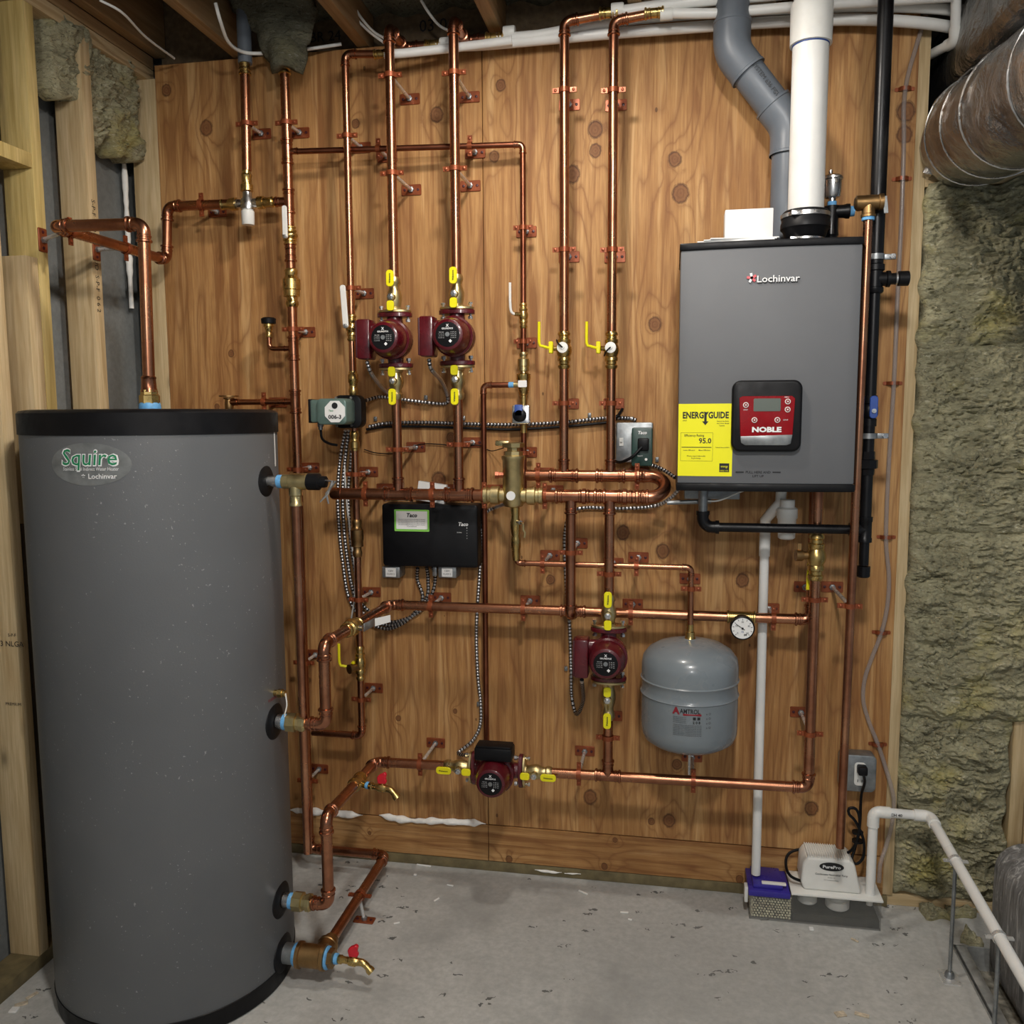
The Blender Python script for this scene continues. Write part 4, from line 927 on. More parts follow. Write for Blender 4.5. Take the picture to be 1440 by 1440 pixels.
# bronze tee at the tank bottom
bt = thing('bronze_tee', 'big bronze tee with blue tape screwed into the tank bottom port', 'fitting', (PTX+.06, TY, ZB-.03))
Mb().cyl((PTX, TY, ZB), (PTX+.032, TY, ZB), .0265, seg=24).build('nipple', 'galvanised', bt)
Mb().lathe((PTX+.030, TY, ZB), X, [(0, .0268), (.003, .029), (.010, .029), (.012, .027)], 24).build('tape', 'blue_tape', bt)
Mb().lathe((PTX+.040, TY, ZB), X, [(0, .030), (.001, .034), (.010, .034), (.012, .030), (.066, .030), (.068, .033), (.078, .033), (.079, .028)], 26).build('run', 'bronze', bt)
xb = -.886; Mb().lathe((xb, TY, ZB), Y, [(0, .026), (.045, .026), (.047, .028), (.055, .028), (.060, .021), (.078, .0195)], 22).build('branch', 'bronze', bt)
Mb().lathe((PTX+.118, TY, ZB), X, [(0, .0265), (.002, .029), (.006, .029), (.008, .026)], 24).build('tape', 'blue_tape', bt)
Mb().lathe((PTX+.124, TY, ZB), X, [(0, .025), (.016, .025), (.017, .016)], 6).build('bushing', 'bronze', bt, smooth=False)
Mb().lathe((PTX+.140, TY, ZB), X, [(0, .012), (.002, .014), (.010, .014), (.011, .011)], 16).build('tape', 'blue_tape', bt)
bib('brass hose bib with red handle on the bronze tank tee by the floor', V((PTX+.15, TY, ZB)), V((1, -.05, 0)))
hanger('hanger propping the floor pipe off the concrete', V((-.887, -.34, ZB)), Y, .0143, -Z, V((-.875, -.34, 0)), ears=X)
# temperature-pressure relief valve and its drain
rv = thing('relief_valve', 'brass temperature relief valve with black cap and metal lever on the tank side', 'valve', (PXS+.07, TY, ZT-.03))
Mb().cyl((PXS-.01, TY, ZT), (PXS+.022, TY, ZT), .0135).build('nipple', 'steel', rv); Mb().lathe((PXS+.016, TY, ZT), X, [(0, .014), (.002, .0165), (.014, .0165), (.016, .014)], 18).build('tape', 'blue_tape', rv)
Mb().lathe((PXS+.03, TY, ZT), X, [(0, .015), (.002, .018), (.02, .018), (.022, .0205), (.066, .0205), (.068, .018)], 20).build('body', 'brass_pale', rv)
Mb().lathe((PXS+.096, TY, ZT), X, [(0, .019), (.002, .021), (.03, .021), (.034, .015), (.048, .014), (.05, .010)], 20).build('cap', 'black_plastic', rv)
rx = PXS+.064; Mb().lathe((rx, TY, ZT), -Z, [(0, .017), (.034, .017), (.036, .0145), (.05, .0145), (.053, .0165), (.06, .0165)], 20).build('outlet', 'brass_pale', rv)
l0 = V((PXS+.142, TY, ZT)); 
for dx in (0, 1): Mb().sweep([l0+V((0, -.004, .004)), l0+V((.022+.008*dx, -.010, .002)), l0+V((.012-.004*dx, -.016, -.028)), l0+V((-.008+.022*dx, -.018, -.048-.004*dx))], [.003, .0035, .0035, .002], 8).build('lever', 'steel', rv)
run('relief drain copper pipe hanging down in front of the cold main', [V((rx, TY, ZT-.055)), V((rx+.001, TY, at(438, 1200, .638).z))], .0110)

# ================================================================== AIR SEPARATOR, EXPANSION TANK
AX = at(722, 680, HO).x; ac = V((AX, -HO, zh)); zt1 = at(718, 625, HO).z
se = thing('air_separator', 'brass air separator with hexagonal cap on the thick header', 'air separator', ac-Z*.04)
Mb().lathe((AX, -HO, zh-.035), Z, [(0, .012), (.004, .026), (.012, .031), (zt1-zh-.01, .031), (zt1-zh-.006, .034), (zt1-zh+.002, .034), (zt1-zh+.005, .025)], 26).build('body', 'brass_pale', se)
Mb().bar((AX-.012, -HO, zt1+.002), (AX-.052, -HO, zt1+.004), .016, .012, Z).build('spout', 'brass_pale', se, bevel=.003)
Mb().lathe((AX, -HO, zt1-.032), Z, [(0, .028), (.012, .028), (.014, .018), (.022, .018), (.024, .032), (.036, .034), (.038, .02)], 8).build('cap', 'brass_pale', se, ang=20)
for s in (-1, 1):
    Mb().lathe((AX+s*.024, -HO, zh), X*s, [(0, .021), (.014, .021), (.018, .027), (.04, .027), (.042, .022), (.05, .022), (.052, .025), (.062, .025), (.065, .0185)], 24).build('socket', 'brass_pale', se)
q = at(701, 668, HO+.01); Mb().lathe((AX-.028, -HO-.008, q.z), V((-1, -.2, 0)), [(0, .009), (.012, .009), (.013, .011), (.024, .011)], 6).build('plug', 'copper_coat', se, smooth=False)
Mb().lathe((AX-.002, -HO-.0295, zh+.002), FR, [(0, .013), (.0025, .013)], 22).build('badge', 'white_paper', se)
XZ = at(850, 795, .16).z
ex = run('slim copper line from the air separator over to the expansion tank', [V((AX+.003, -.18, zh-.05)), V((AX+.004, -.16, XZ)), V((.0585, -.16, XZ)), V((.0595, -.16, at(970, 878, .16).z))], .0082, rb=1.6)
vv = thing('ball_valve', 'small brass valve with pale lever under the air separator', 'valve', (AX+.003, -.175, zh-.13))
body((AX+.003, -.166, at(725, 788, .17).z), (AX+.003, -.18, zh-.035), .0095, [(0, 1.1), (.1, 1.3), (.2, 1.3), (.25, 1.5), (.42, 1.5), (.46, 1.2), (.6, 1.55), (.72, 1.55), (.8, 1.2), (1, 1.4)]).build('body', 'brass', vv)
q = at(733, 735, .2); Mb().cyl(V((AX+.003, -.175, q.z)), V((AX+.022, -.20, q.z)), .006).build('stem', 'steel', vv)
Mb().sweep(catmull([V((AX+.02, -.2, q.z)), V((AX+.030, -.204, q.z-.003)), V((AX+.031, -.206, q.z-.02)), V((AX+.036, -.206, q.z-.028)), V((AX+.034, -.206, q.z-.042))], .005), .0032, 8).build('lever', 'brass_pale', vv)
for px, lb in ((763, 'hanger on the expansion line near the separator valve'), (895, 'hanger on the expansion line right of the low pump drop')): hanger(lb, (at(px, 793, .16).x, -.16, XZ), X, .0082)
hanger('hanger on the short drop into the expansion tank', (.0593, -.16, at(972, 828, .16).z), Z, .0082)
EX, EY, ER = .0595, -.152, .137
ez = lambda py: at(970, py, .152).z
et = thing('expansion_tank', 'round grey expansion tank with a seam band and printed label hanging off the wall', 'expansion tank', (EX, EY, ez(1060)))
zt2, zb2 = ez(898), ez(1052); H_ = zt2-zb2
prof = [(0, .002), (.003, .035), (.010, .075), (.020, .105), (.036, .128), (.055, .136), (.075, ER), (H_*.515, ER), (H_*.525, ER+.003), (H_*.535, ER), (H_*.575, ER-.001), (H_*.60, ER-.001), (H_*.64, ER), (H_*.655, ER+.003), (H_*.665, ER), (H_-.075, ER), (H_-.052, .133), (H_-.032, .118), (H_-.016, .092), (H_-.006, .055), (H_, .012)]
sh = Mb().lathe((EX, EY, zb2), Z, prof, 64).build('shell', 'grey_tank', et)
Mb().lathe((EX, EY, zt2-.004), Z, [(0, .020), (.004, .016), (.012, .0135), (.024, .0125), (.026, .010), (.046, .010)], 18).build('inlet', 'brass', et)
Mb().lathe((EX, EY, zt2-.004), Z, [(0, .022), (.006, .014), (.020, .0115), (.021, .01)], 18).build('neck', 'grey_tank', et)
def on_cyl(px, py, cx, cy, R):
    d = ray(px, py); ox, oy = CAM.x-cx, CAM.y-cy; a = d.x**2+d.y**2; b_ = 2*(ox*d.x+oy*d.y); c = ox*ox+oy*oy-R*R
    return CAM+d*((-b_-math.sqrt(b_*b_-4*a*c))/(2*a))
ew = cylwrap(EX, EY, ER, on_cyl(968, 1016, EX, EY, ER)); ew2 = lambda dx, dy: (lambda x, y, d: ew(x+dx, y+dy, d))
text('AMTROL', .0125, 0, X, Z, 'ink', sh, wrap=ew2(.004, .031), bold=.02, depth=.001, width=.055)
text('A', .018, 0, X, Z, 'maroon_ink', sh, wrap=ew2(-.034, .031), bold=.05, depth=.001)
curved_patch(ew2(.010, .021), rrect(.05, .006, .001, 2), 'maroon_ink', 'stripe', sh, .0009)
for k in range(4): text('MAX WORKING PRESSURE 100 PSI', .0028, 0, X, Z, 'ink', sh, wrap=ew2(-.024, .013-.005*k), depth=.001, width=.036)
for k in range(7): text('WARNING READ INSTRUCTIONS BEFORE INSTALLING THIS TANK', .0028, 0, X, Z, 'ink', sh, wrap=ew2(-.003, -.009-.0048*k), depth=.001, width=.078)
for k, s_ in enumerate(('208', '208')): text('\u25a0 \u25a0' if k == 0 else '2 0 8', .007, 0, X, Z, 'ink', sh, wrap=ew2(.022, .011-.011*k), bold=.03, depth=.001)
for k in range(4): text('o O', .006, 0, X, Z, 'ink', sh, wrap=ew2(.055, .024-.013*k), depth=.001)
q = V((EX+.004, EY-.02, zb2)); rd = Mb().cyl(V((EX+.003, -.176, zb2+.004)), V((EX+.003, -.182, zR5(975)+.018)), .0045, seg=8)
tag(rd.build('support_rod', 'steel', base=True), 'short threaded rod between expansion tank bottom and the return loop', 'rod')
# dial gauge
gq = at(1043, 880, .16); gg = V((gq.x, -.13, zR4)); ga = thing('dial_gauge', 'round white pressure gauge with black rim on the coil supply', 'gauge', V((gq.x, -.15, gq.z-.03)))
tb_ = Mb(); sock(tb_, gg-X*.04, X, .0146); sock(tb_, gg+X*.04, -X, .0146); tb_.cyl(gg-X*.035, gg+X*.035, .0165); tb_.build('tee', 'brass', ga)
dcen = V((gq.x, -.175, gq.z)); Mb().cyl(gg, dcen+Y*.012, .010).build('stem', 'brass', ga)
Mb().lathe(dcen+Y*.012, FR, [(0, .028), (.002, .0335), (.026, .0335), (.028, .031)], 36).build('case', 'black_plastic', ga)
fcg = Mb().lathe(dcen+FR*.0155, FR, [(0, .0295), (.001, .0295)], 36).build('dial', 'white_paper', ga)
g0 = dcen+FR*.017
for k in range(11):
    a = radians(225-27*k); dv = V((cos(a), 0, sin(a))); Mb().bar(g0+dv*.023, g0+dv*.0275, .0012, .0005, dv.cross(FR)).build('tick', 'ink', fcg)
for k, s_ in enumerate(('0', '15', '30', '45', '60')):
    a = radians(225-67*k); text(s_, .005, g0+V((cos(a), 0, sin(a)))*.0185, X, Z, 'ink', fcg)
text('PSI', .004, g0-Z*.01, X, Z, 'blue_ink', fcg); text('psi', .005, g0+V((.008, 0, -.017)), X, Z, 'ink', fcg, bold=.05)
Mb().bar(g0+FR*.001+V((.006, 0, -.004)), g0+FR*.001+V((-.018, 0, .012)), .0016, .0006, Z).build('needle', 'ink', fcg); Mb().lathe(g0, FR, [(0, .003), (.002, .003)], 12).build('hub', 'ink', fcg)

# ================================================================== BOILER
bx0, bx1, bz0, bz1, bf_ = .015, .456, 1.305, 1.914, -.33
yf = lambda x: bf_+.012*((x-(bx0+bx1)/2)/((bx1-bx0)/2))**2
bo = thing('boiler', 'wall-hung grey boiler with curved front, black trim and red control panel', 'boiler', ((bx0+bx1)/2, -.02, bz0-.02))
xs = [bx0+(bx1-bx0)*k/16 for k in range(17)]
def slab(z0, z1, ex=0, y_back=-.02, off=0): return Mb().prism([(x+(ex if x > .23 else -ex)*(1 if x in (xs[0], xs[-1]) else 0), yf(x)-off) for x in xs]+[(bx1+ex, y_back), (bx0-ex, y_back)], V((0, 0, z0)), X, Y, Z*(z1-z0))
slab(bz0, bz1-.014).build('front_cover', 'boiler_grey', bo, bevel=.003)
slab(bz1-.014, bz1+.004, .003, -.015, .004).build('top_cap', 'black_plastic', bo, bevel=.003)
slab(bz0-.020, bz0, .003, -.015, .003).build('bottom_trim', 'black_plastic', bo, bevel=.003)
fw_ = lambda x0, z0: (lambda x, y, d: V((x0+x, yf(x0+x)-d, z0+y)))
def onf(px, py): return at(px, py, .33)
c = onf(1090, 391.5)
lo_ = text('Lochinvar', .0165, 0, X, Z, 'ink', bo, wrap=fw_(c.x+.008, c.z-.003), bold=.03, depth=.001, width=.104, name='badge_shadow')
text('Lochinvar', .0165, 0, X, Z, 'white_ink', bo, wrap=fw_(c.x+.0065, c.z-.0005), bold=.012, depth=.005, width=.103, name='badge_lettering')
cx_ = onf(1057, 391)
for a in range(5): Mb().bar(V((cx_.x, yf(cx_.x)-.003, cx_.z)), V((cx_.x+.012*cos(a*1.257+.5), yf(cx_.x)-.003, cx_.z+.012*sin(a*1.257+.5))), .006, .002, Z if abs(sin(a*1.257+.5)) < .7 else X).build('emblem', 'white_ink' if a % 2 else 'red_handle', bo)
c = onf(1066, 664); text('PULL HERE AND', .006, 0, X, Z, 'ink', bo, wrap=fw_(c.x, c.z), bold=.02, depth=.0008, width=.062); text('LIFT UP', .006, 0, X, Z, 'ink', bo, wrap=fw_(c.x, c.z-.010), bold=.02, depth=.0008)
for s in (-1, 1): Mb().box((c.x+s*.046, yf(c.x)-.0004, c.z), (.02, .0012, .003)).build('dash_mark', 'ink', bo)
# energy label
e0, e1 = onf(953, 568), onf(1029, 670); 
def fpatch(x0, x1, z0, z1, mat, name, par, d=.001, n_=8):
    X_ = [x0+(x1-x0)*k/n_ for k in range(n_+1)]
    return Mb().prism([(x, yf(x)-.0002) for x in X_]+[(x, yf(x)-d) for x in reversed(X_)], V((0, 0, z0)), X, Y, Z*(z1-z0)).build(name, mat, par)
el = fpatch(bx0+.0005, e1.x, e1.z, e0.z, 'yellow_label', 'energy_label', bo); ew_, eh_ = e1.x-bx0, e0.z-e1.z; ex0 = (bx0+e1.x)/2
et_ = lambda s, h, fx, fy, wd=None, b_=.01: text(s, h, 0, X, Z, 'ink', el, wrap=fw_(bx0+ew_*fx, e1.z+eh_*fy), bold=b_, depth=.0015, width=wd)
et_('ENERGYGUIDE', .016, .5, .845, ew_*.84, .035)
Mb().prism([(-.003, .02), (.003, .02), (.003, -.004), (.008, -.004), (0, -.014), (-.008, -.004), (-.003, -.004)], V((bx0+ew_*.5, yf(bx0+ew_*.5)-.0012, e1.z+eh_*.78)), X, Z, FR*.0005).build('arrow_mark', 'ink', el)
et_('Efficiency Rating', .006, .30, .565, ew_*.36); et_('95.0', .013, .5, .492, None, .02)
et_('AFUE', .003, .12, .77); et_('Natural Gas Boiler', .0028, .82, .76, ew_*.22); et_('Hot Water Model', .0028, .82, .73, ew_*.22); et_('Capacity', .0028, .80, .70)
fpatch(bx0+ew_*.07, bx0+ew_*.62, e1.z+eh_*.395, e1.z+eh_*.405, 'ink', 'scale_bar', el, .0014)
for fx, fz, wx, wz in ((.05, .21, .59, .003), (.05, .60, .59, .003)): fpatch(bx0+ew_*fx, bx0+ew_*(fx+wx), e1.z+eh_*fz, e1.z+eh_*(fz+wz*1), 'ink', 'frame_line', el, .0013)
for fx in (.05, .64): fpatch(bx0+ew_*fx, bx0+ew_*(fx+.004), e1.z+eh_*.21, e1.z+eh_*.60, 'ink', 'frame_line', el, .0013, 1)
et_('Least Efficient      Most Efficient', .003, .35, .36, ew_*.5); et_('Efficiency range of similar models', .003, .34, .28, ew_*.34); et_('ftc.gov/energy', .003, .34, .25); et_('Federal law prohibits', .0028, .82, .40, ew_*.25)
es = fpatch(bx0+ew_*.77, bx0+ew_*.95, e1.z+eh_*.06, e1.z+eh_*.18, 'ink', 'star_mark', el, .0014)
text('energy', .006, 0, X, Z, 'yellow_label', es, wrap=fw_(bx0+ew_*.86, e1.z+eh_*.14), depth=.002, width=ew_*.13); text('ENERGY STAR', .003, 0, X, Z, 'yellow_label', es, wrap=fw_(bx0+ew_*.86, e1.z+eh_*.08), depth=.002, width=ew_*.15)
# control panel
pc_ = onf(1077, 585); pc_ = V((pc_.x, yf(pc_.x), pc_.z)); pw, ph_ = .172, .180
bz = Mb().prism(rrect(pw, ph_, .022), pc_+Y*.004, X, Z, FR*.024).build('panel_bezel', 'black_plastic', bo, bevel=.006, bseg=3)
q = pc_+FR*.0195
Mb().prism([(-.068, .046), (-.060, .050), (.060, .050), (.068, .044), (.064, -.048), (-.064, -.052)], q, X, Z, FR*.003).build('red_panel', 'panel_red', bz, bevel=.001, bseg=1)
Mb().prism([(-.064, -.051), (.064, -.047), (.060, -.070), (.050, -.074), (-.052, -.074), (-.062, -.068)], q, X, Z, FR*.005).build('silver_bar', 'galvanised', bz, bevel=.0015)
Mb().prism(rrect(.066, .032, .003), q+V((0, -.003, .028)), X, Z, FR*.001).build('screen', 'lcd', bz)
for bxp, bzp in ((-.052, .028), (.050, .036), (.050, .016), (-.030, -.010), (.026, -.010)):
    bt_ = Mb().lathe(q+V((bxp, -.003, bzp)), FR, [(0, .0072), (.002, .0068)], 18).build('button', 'white_plastic', bz); Mb().lathe(q+V((bxp, -.005, bzp)), FR, [(0, .0050), (.0008, .0048)], 16).build('button_face', 'panel_red', bt_)
    Mb().lathe(q+V((bxp, -.006, bzp)), FR, [(0, .0022), (.0006, .002)], 10).build('button_dot', 'white_plastic', bt_)
text('NOBLE', .012, q+V((.0, -.0035, -.034)), X, Z, 'white_ink', bz, bold=.05, width=.072)
for s_, bxp, bzp in (('RESET', -.052, .016), ('MENU', .047, .047), ('SETUP', .046, -.010)): text(s_, .003, q+V((bxp, -.0035, bzp)), X, Z, 'white_ink', bz)
# things on top
wb_ = at(1053, 307, .20); bxp = tag(Mb().box(((at(1019, 300, .235).x+at(1086, 300, .235).x)/2, -.235, bz1+.004+.046), (at(1086, 300, .235).x-at(1019, 300, .235).x, .06, .090)).build('carton', 'white_paper', base=True, bevel=.002), 'small white carton standing on the boiler top', 'carton')
pm = Mb(); 
for k in range(4): pm.box((at(1050, 332, .2).x-.045+.01*k, -.290, bz1+.0055+.0028*k), (.20-.01*k, .045, .0026), Matrix.Rotation(radians(-4+3*k), 3, 'Z'))
tag(pm.build('manual_stack', 'white_paper', base=True), 'white booklets lying flat on the boiler top', 'papers')
# ---------------------------------------------------------------- vent and intake
VX = at(1136, 200, .235).x; VY = -.235; zvt = bz1+.004
vp = thing('vent_pipe', 'wide white plastic vent pipe rising from the boiler top', 'pipe', (VX, VY, zvt))
Mb().cyl((VX, VY, zvt+.05), (VX, VY, 2.83), .0445, seg=40).build('pipe', 'white_pvc', vp)
zcl = at(1140, 62, .235).z
Mb().lathe((VX, VY, zcl-.004), Z, [(0, .0450), (.001, .051), (.075, .0515), (.10, .0515), (.101, .046)], 40).build('coupling', 'white_plastic', vp); Mb().lathe((VX, VY, zcl-.007), Z, [(0, .0447), (0, .0455), (.006, .0455), (.006, .0447)], 36).build('primer_stain', 'blue_ink', vp)
Mb().lathe((VX, VY, zvt), Z, [(0, .046), (.014, .046), (.02, .052), (.034, .056), (.040, .062), (.052, .062), (.056, .060), (.080, .058), (.084, .054)], 36).build('boot', 'black_rubber', vp)
for z, r_ in ((.004, .0468), (.066, .0605)):
    cb = Mb().lathe((VX, VY, zvt+z), Z, [(0, r_), (0, r_+.0015), (.010, r_+.0015), (.010, r_)], 36, cap=False).build('hose_clamp', 'steel', vp)
    Mb().box((VX-.03, VY-r_*.88, zvt+z+.005), (.024, .010, .012)).build('clamp_screw', 'steel', cb, bevel=.001)
IO = .115; ia = at(1030, 0, IO); ib = at(1107, 195, IO)
i1, i2 = at(1030, 72, IO), at(1107, 178, IO); ix = at(1108, 250, IO).x
ip = thing('intake_pipe', 'grey plastic air intake pipe offset with two bends beside the white vent', 'pipe', (ix, -IO, zvt))
P0, P1, P2, P3 = V((i1.x-.002, -IO, 2.83)), V((i1.x-.002, -IO, i1.z)), V((ix, -IO, i2.z)), V((ix, -IO, zvt))
pts = []
for a_, b_, c_ in ((P0, P1, P2), (P1, P2, P3)):
    d1, d2 = (b_-a_).normalized(), (c_-b_).normalized(); _, ap = arc_pts(b_, d1, d2, .09)
    Mb().sweep([ap[0]-d1*.045]+ap+[ap[-1]+d2*.045], .0495, 32).build('elbow', 'grey_pvc', ip); pts.append((ap[0]-d1*.02, ap[-1]+d2*.02))
    for q, d_ in ((ap[0]-d1*.045, d1), (ap[-1]+d2*.045, -d2)): Mb().lathe(q, d_, [(0, .0455), (0, .0512), (.006, .0512), (.008, .0495)], 32, cap=False).build('socket_rim', 'grey_pvc', ip)
Mb().cyl(P0, pts[0][0], .0445, seg=32).build('pipe', 'grey_pvc', ip); dg = Mb().cyl(pts[0][1], pts[1][0], .0445, seg=32).build('pipe', 'grey_pvc', ip); Mb().cyl(pts[1][1], P3, .0445, seg=32).build('pipe', 'grey_pvc', ip)
dd_ = (pts[1][0]-pts[0][1]).normalized(); mid = (pts[0][1]+pts[1][0])/2; nn_ = dd_.cross(FR); 
text('SYSTEM 636 FGV', .011, mid+FR*.0450+(-nn_ if nn_.z < 0 else nn_)*.012, dd_, (-nn_ if nn_.z < 0 else nn_), 'ink', dg, depth=.001, width=.11)
# ---------------------------------------------------------------- automatic vent, tee, relief pipe
TT = at(1175, 296, .225); bt2 = thing('black_tee', 'black iron tee with blue tape on the boiler top outlet', 'fitting', (TT.x, -.17, zvt))
Mb().lathe((TT.x, -.17, zvt), Z, [(0, .012), (.012, .012), (.014, .016), (.03, .016), (.034, .019), (.05, .017), (.08, .017), (.10, .019), (.108, .019), (.11, .012)], 18).build('body', 'black_iron', bt2)
Mb().lathe((TT.x, -.17, at(1175, 291, .225).z), X, [(0, .016), (.03, .017), (.036, .019), (.044, .019), (.045, .012)], 18).build('branch', 'black_iron', bt2)
Mb().lathe((TT.x, -.17, zvt+.110), Z, [(0, .0115), (.01, .0115)], 14).build('tape', 'blue_tape', bt2); Mb().lathe((TT.x+.044, -.17, TT.z+.008), X, [(0, .0135), (.012, .0135)], 16).build('tape', 'blue_tape', bt2)
Mb().lathe((TT.x, -.17, zvt+.016), Z, [(0, .0165), (.008, .0165)], 14).build('tape', 'blue_tape', bt2)
za = zvt+.120; av = thing('air_vent', 'bright nickel automatic air vent standing on the black tee', 'valve', (TT.x, -.17, za))
Mb().lathe((TT.x, -.17, za), Z, [(0, .009), (.008, .009), (.01, .018), (.014, .0205), (.054, .0225), (.056, .025), (.062, .025), (.066, .021), (.070, .012)], 26).build('body', 'steel', av); Mb().lathe((TT.x-.006, -.17, za+.068), Z, [(0, .005), (.012, .005), (.013, .003)], 12).build('cap', 'steel', av)
rxp = at(1220, 330, .262).x; rvz = TT.z+.008
b_ = thing('boiler_relief_valve', 'brass pressure relief valve with blue tape right of the boiler vent', 'valve', (rxp, -.2, rvz-.05))
Mb().lathe((TT.x+.052, -.228, rvz), V((1, -.75, 0)), [(0, .0135), (.03, .0135)], 16).lathe((rxp-.034, -.262, rvz), X, [(0, .012), (.004, .018), (.056, .018), (.058, .020), (.068, .020), (.070, .012)], 18).build('body', 'bronze', b_)
Mb().lathe((rxp, -.262, rvz), -Z, [(0, .016), (.028, .016), (.03, .018), (.036, .018)], 16).build('outlet', 'bronze', b_); Mb().lathe((rxp, -.262, rvz-.036), -Z, [(0, .0155), (.008, .0155)], 16).build('tape', 'blue_tape', b_); Mb().bar((rxp+.036, -.268, rvz+.012), (rxp+.040, -.272, rvz-.03), .010, .003, X).build('lever', 'galvanised', b_)
CO = .262
rp = run('slender copper relief discharge pipe running down right of the boiler almost to the floor', [V((rxp, -CO, rvz-.044)), V((at(1200, 700, CO).x, -CO, at(1184, 1192, CO).z))], .0112, rb=.6)
hanger('hanger on the slender relief discharge pipe', at(1195, 852, CO), Z, .0112)
# ---------------------------------------------------------------- gas pipe
GO = .215; gx = at(1236, 250, GO).x; zg = lambda py: at(1225, py, GO).z
gp_ = thing('gas_pipe', 'black iron gas pipe dropping right of the boiler and turning under it', 'pipe', (gx, -GO, zg(812)))
Mb().cyl((gx, -GO, 2.83), (gx, -GO, zg(372)), .0190, seg=24).build('pipe', 'black_iron', gp_); Mb().cyl((gx, -GO, zg(375)), (gx, -GO, zg(740)), .0148, seg=22).build('pipe', 'black_iron', gp_)
zz = zg(393); tb2 = Mb().lathe((gx, -GO, zz-.036), Z, [(0, .019), (.004, .022), (.014, .022), (.016, .019), (.056, .019), (.058, .023), (.072, .023), (.075, .019)], 20)
tb2.lathe((gx, -GO, zz), X, [(0, .018), (.026, .018), (.028, .021), (.036, .021)], 18).build('tee', 'black_iron', gp_)
Mb().lathe((gx+.036, -GO, zz), X, [(0, .0145), (.020, .0145), (.021, .019), (.045, .019), (.047, .014)], 18).build('cap', 'black_iron', gp_); Mb().lathe((gx+.05, -GO, zz), X, [(0, .0158), (.004, .0158)], 18).build('thread_seal', 'steel', gp_)
zv = zg(578); gv = Mb().lathe((gx, -GO, zv-.04), Z, [(0, .018), (.02, .018), (.022, .015), (.03, .021), (.05, .021), (.058, .015), (.06, .018), (.08, .018)], 18); gv.build('gas_cock', 'black_iron', gp_)
lv = Mb().prism(rrect(.02, .058, .008), V((gx+.004, -GO-.024, zv+.010)), X, Z, FR*.006); lv.build('cock_lever', 'blue_lever', gp_, bevel=.0015, bseg=1); Mb().lathe((gx+.004, -GO-.03, zv), FR, [(0, .006), (.004, .006)], 10).build('nut', 'steel', gp_)
zu = zg(652); Mb().lathe((gx, -GO, zu-.03), Z, [(0, .018), (.016, .019), (.018, .026), (.04, .026), (.042, .019), (.062, .018)], 8).build('union', 'black_iron', gp_, ang=20)
ze = at(1100, 743, GO).z; lx = at(988, 743, GO).x
Mb().lathe((gx, -GO, ze+.035), -Z, [(0, .0185), (.012, .0185), (.014, .017), (.055, .017), (.057, .0185), (.068, .0185)], 18).lathe((gx, -GO, ze), -X, [(0, .017), (.028, .017), (.030, .0185), (.040, .0185)], 18).build('tee', 'black_iron', gp_)
Mb().cyl((gx, -GO, ze-.03), (gx, -GO, zg(795)), .0128).build('drip_leg', 'black_iron', gp_); Mb().lathe((gx, -GO, zg(812)), Z, [(0, .014), (.003, .0175), (.03, .0175), (.031, .013)], 18).build('drip_cap', 'black_iron', gp_)
_, ap = arc_pts(V((lx, -GO, ze)), -X, Z, .026); Mb().cyl((gx-.03, -GO, ze), (lx+.03, -GO, ze), .0128).build('pipe', 'black_iron', gp_)
e = Mb().sweep([ap[0]+X*.016]+ap+[ap[-1]+Z*.016], .0165, 18); e.lathe(ap[0]+X*.018, -X, [(0, .0185), (.01, .0185)], 18); e.lathe(ap[-1]+Z*.018, -Z, [(0, .0185), (.01, .0185)], 18); e.build('elbow', 'black_iron', gp_)
Mb().cyl(ap[-1]+Z*.01, V((lx, -GO, bz0-.018)), .0128).build('riser', 'galvanised', gp_)
for py, lb in ((362, 'bright strut clamp on the gas pipe above its side tee'), (613, 'bright strut clamp on the gas pipe below its blue cock')):
    z = zg(py); c_ = thing('pipe_clamp', lb, 'pipe clamp', (gx, -GO, z-.008), 'bright clamps on the gas pipe')
    Mb().lathe((gx, -GO, z-.007), Z, [(0, .0195), (0, .0215), (.014, .0215), (.014, .0195)], 22, cap=False).build('band', 'galvanised', c_); Mb().box((gx+.034, -GO, z), (.03, .006, .014)).build('ear', 'galvanised', c_, bevel=.001); Mb().lathe((gx+.040, -GO-.004, z), FR, [(0, .007), (.006, .007)], 6).build('bolt', 'steel', c_, smooth=False)
    Mb().cyl((gx, -GO+.018, z), (gx, 0, z), .005, seg=8).build('rod', 'steel', c_)
# ---------------------------------------------------------------- white drain, trap
dx_ = at(1069, 1000, .075).x
pd = thing('drain_pipe', 'white plastic condensate drain dropping from the boiler to the blue-capped box', 'pipe', (dx_, -.075, .12))
q0, q1_, q2 = V((dx_+.036, -.13, bz0-.018)), V((dx_+.034, -.13, at(1083, 706, .13).z)), V((dx_, -.075, at(1075, 732, .09).z))
Mb().sweep([q0, q1_, q1_*.45+q2*.55, q2, q2-Z*.05], .0150, 18).build('offset_bend', 'white_pvc', pd); Mb().cyl(q2-Z*.03, V((dx_, -.075, .110)), .0133, seg=20).build('pipe', 'white_pvc', pd); Mb().lathe((dx_, -.075, at(1073, 782, .075).z), Z, [(0, .0155), (.06, .0155), (.061, .0135)], 20).build('coupling', 'white_pvc', pd)
tx = at(1107, 720, .15); ct = thing('condensate_trap', 'white cup-shaped condensate trap under the boiler', 'trap', (tx.x, -.15, at(1107, 758, .15).z))
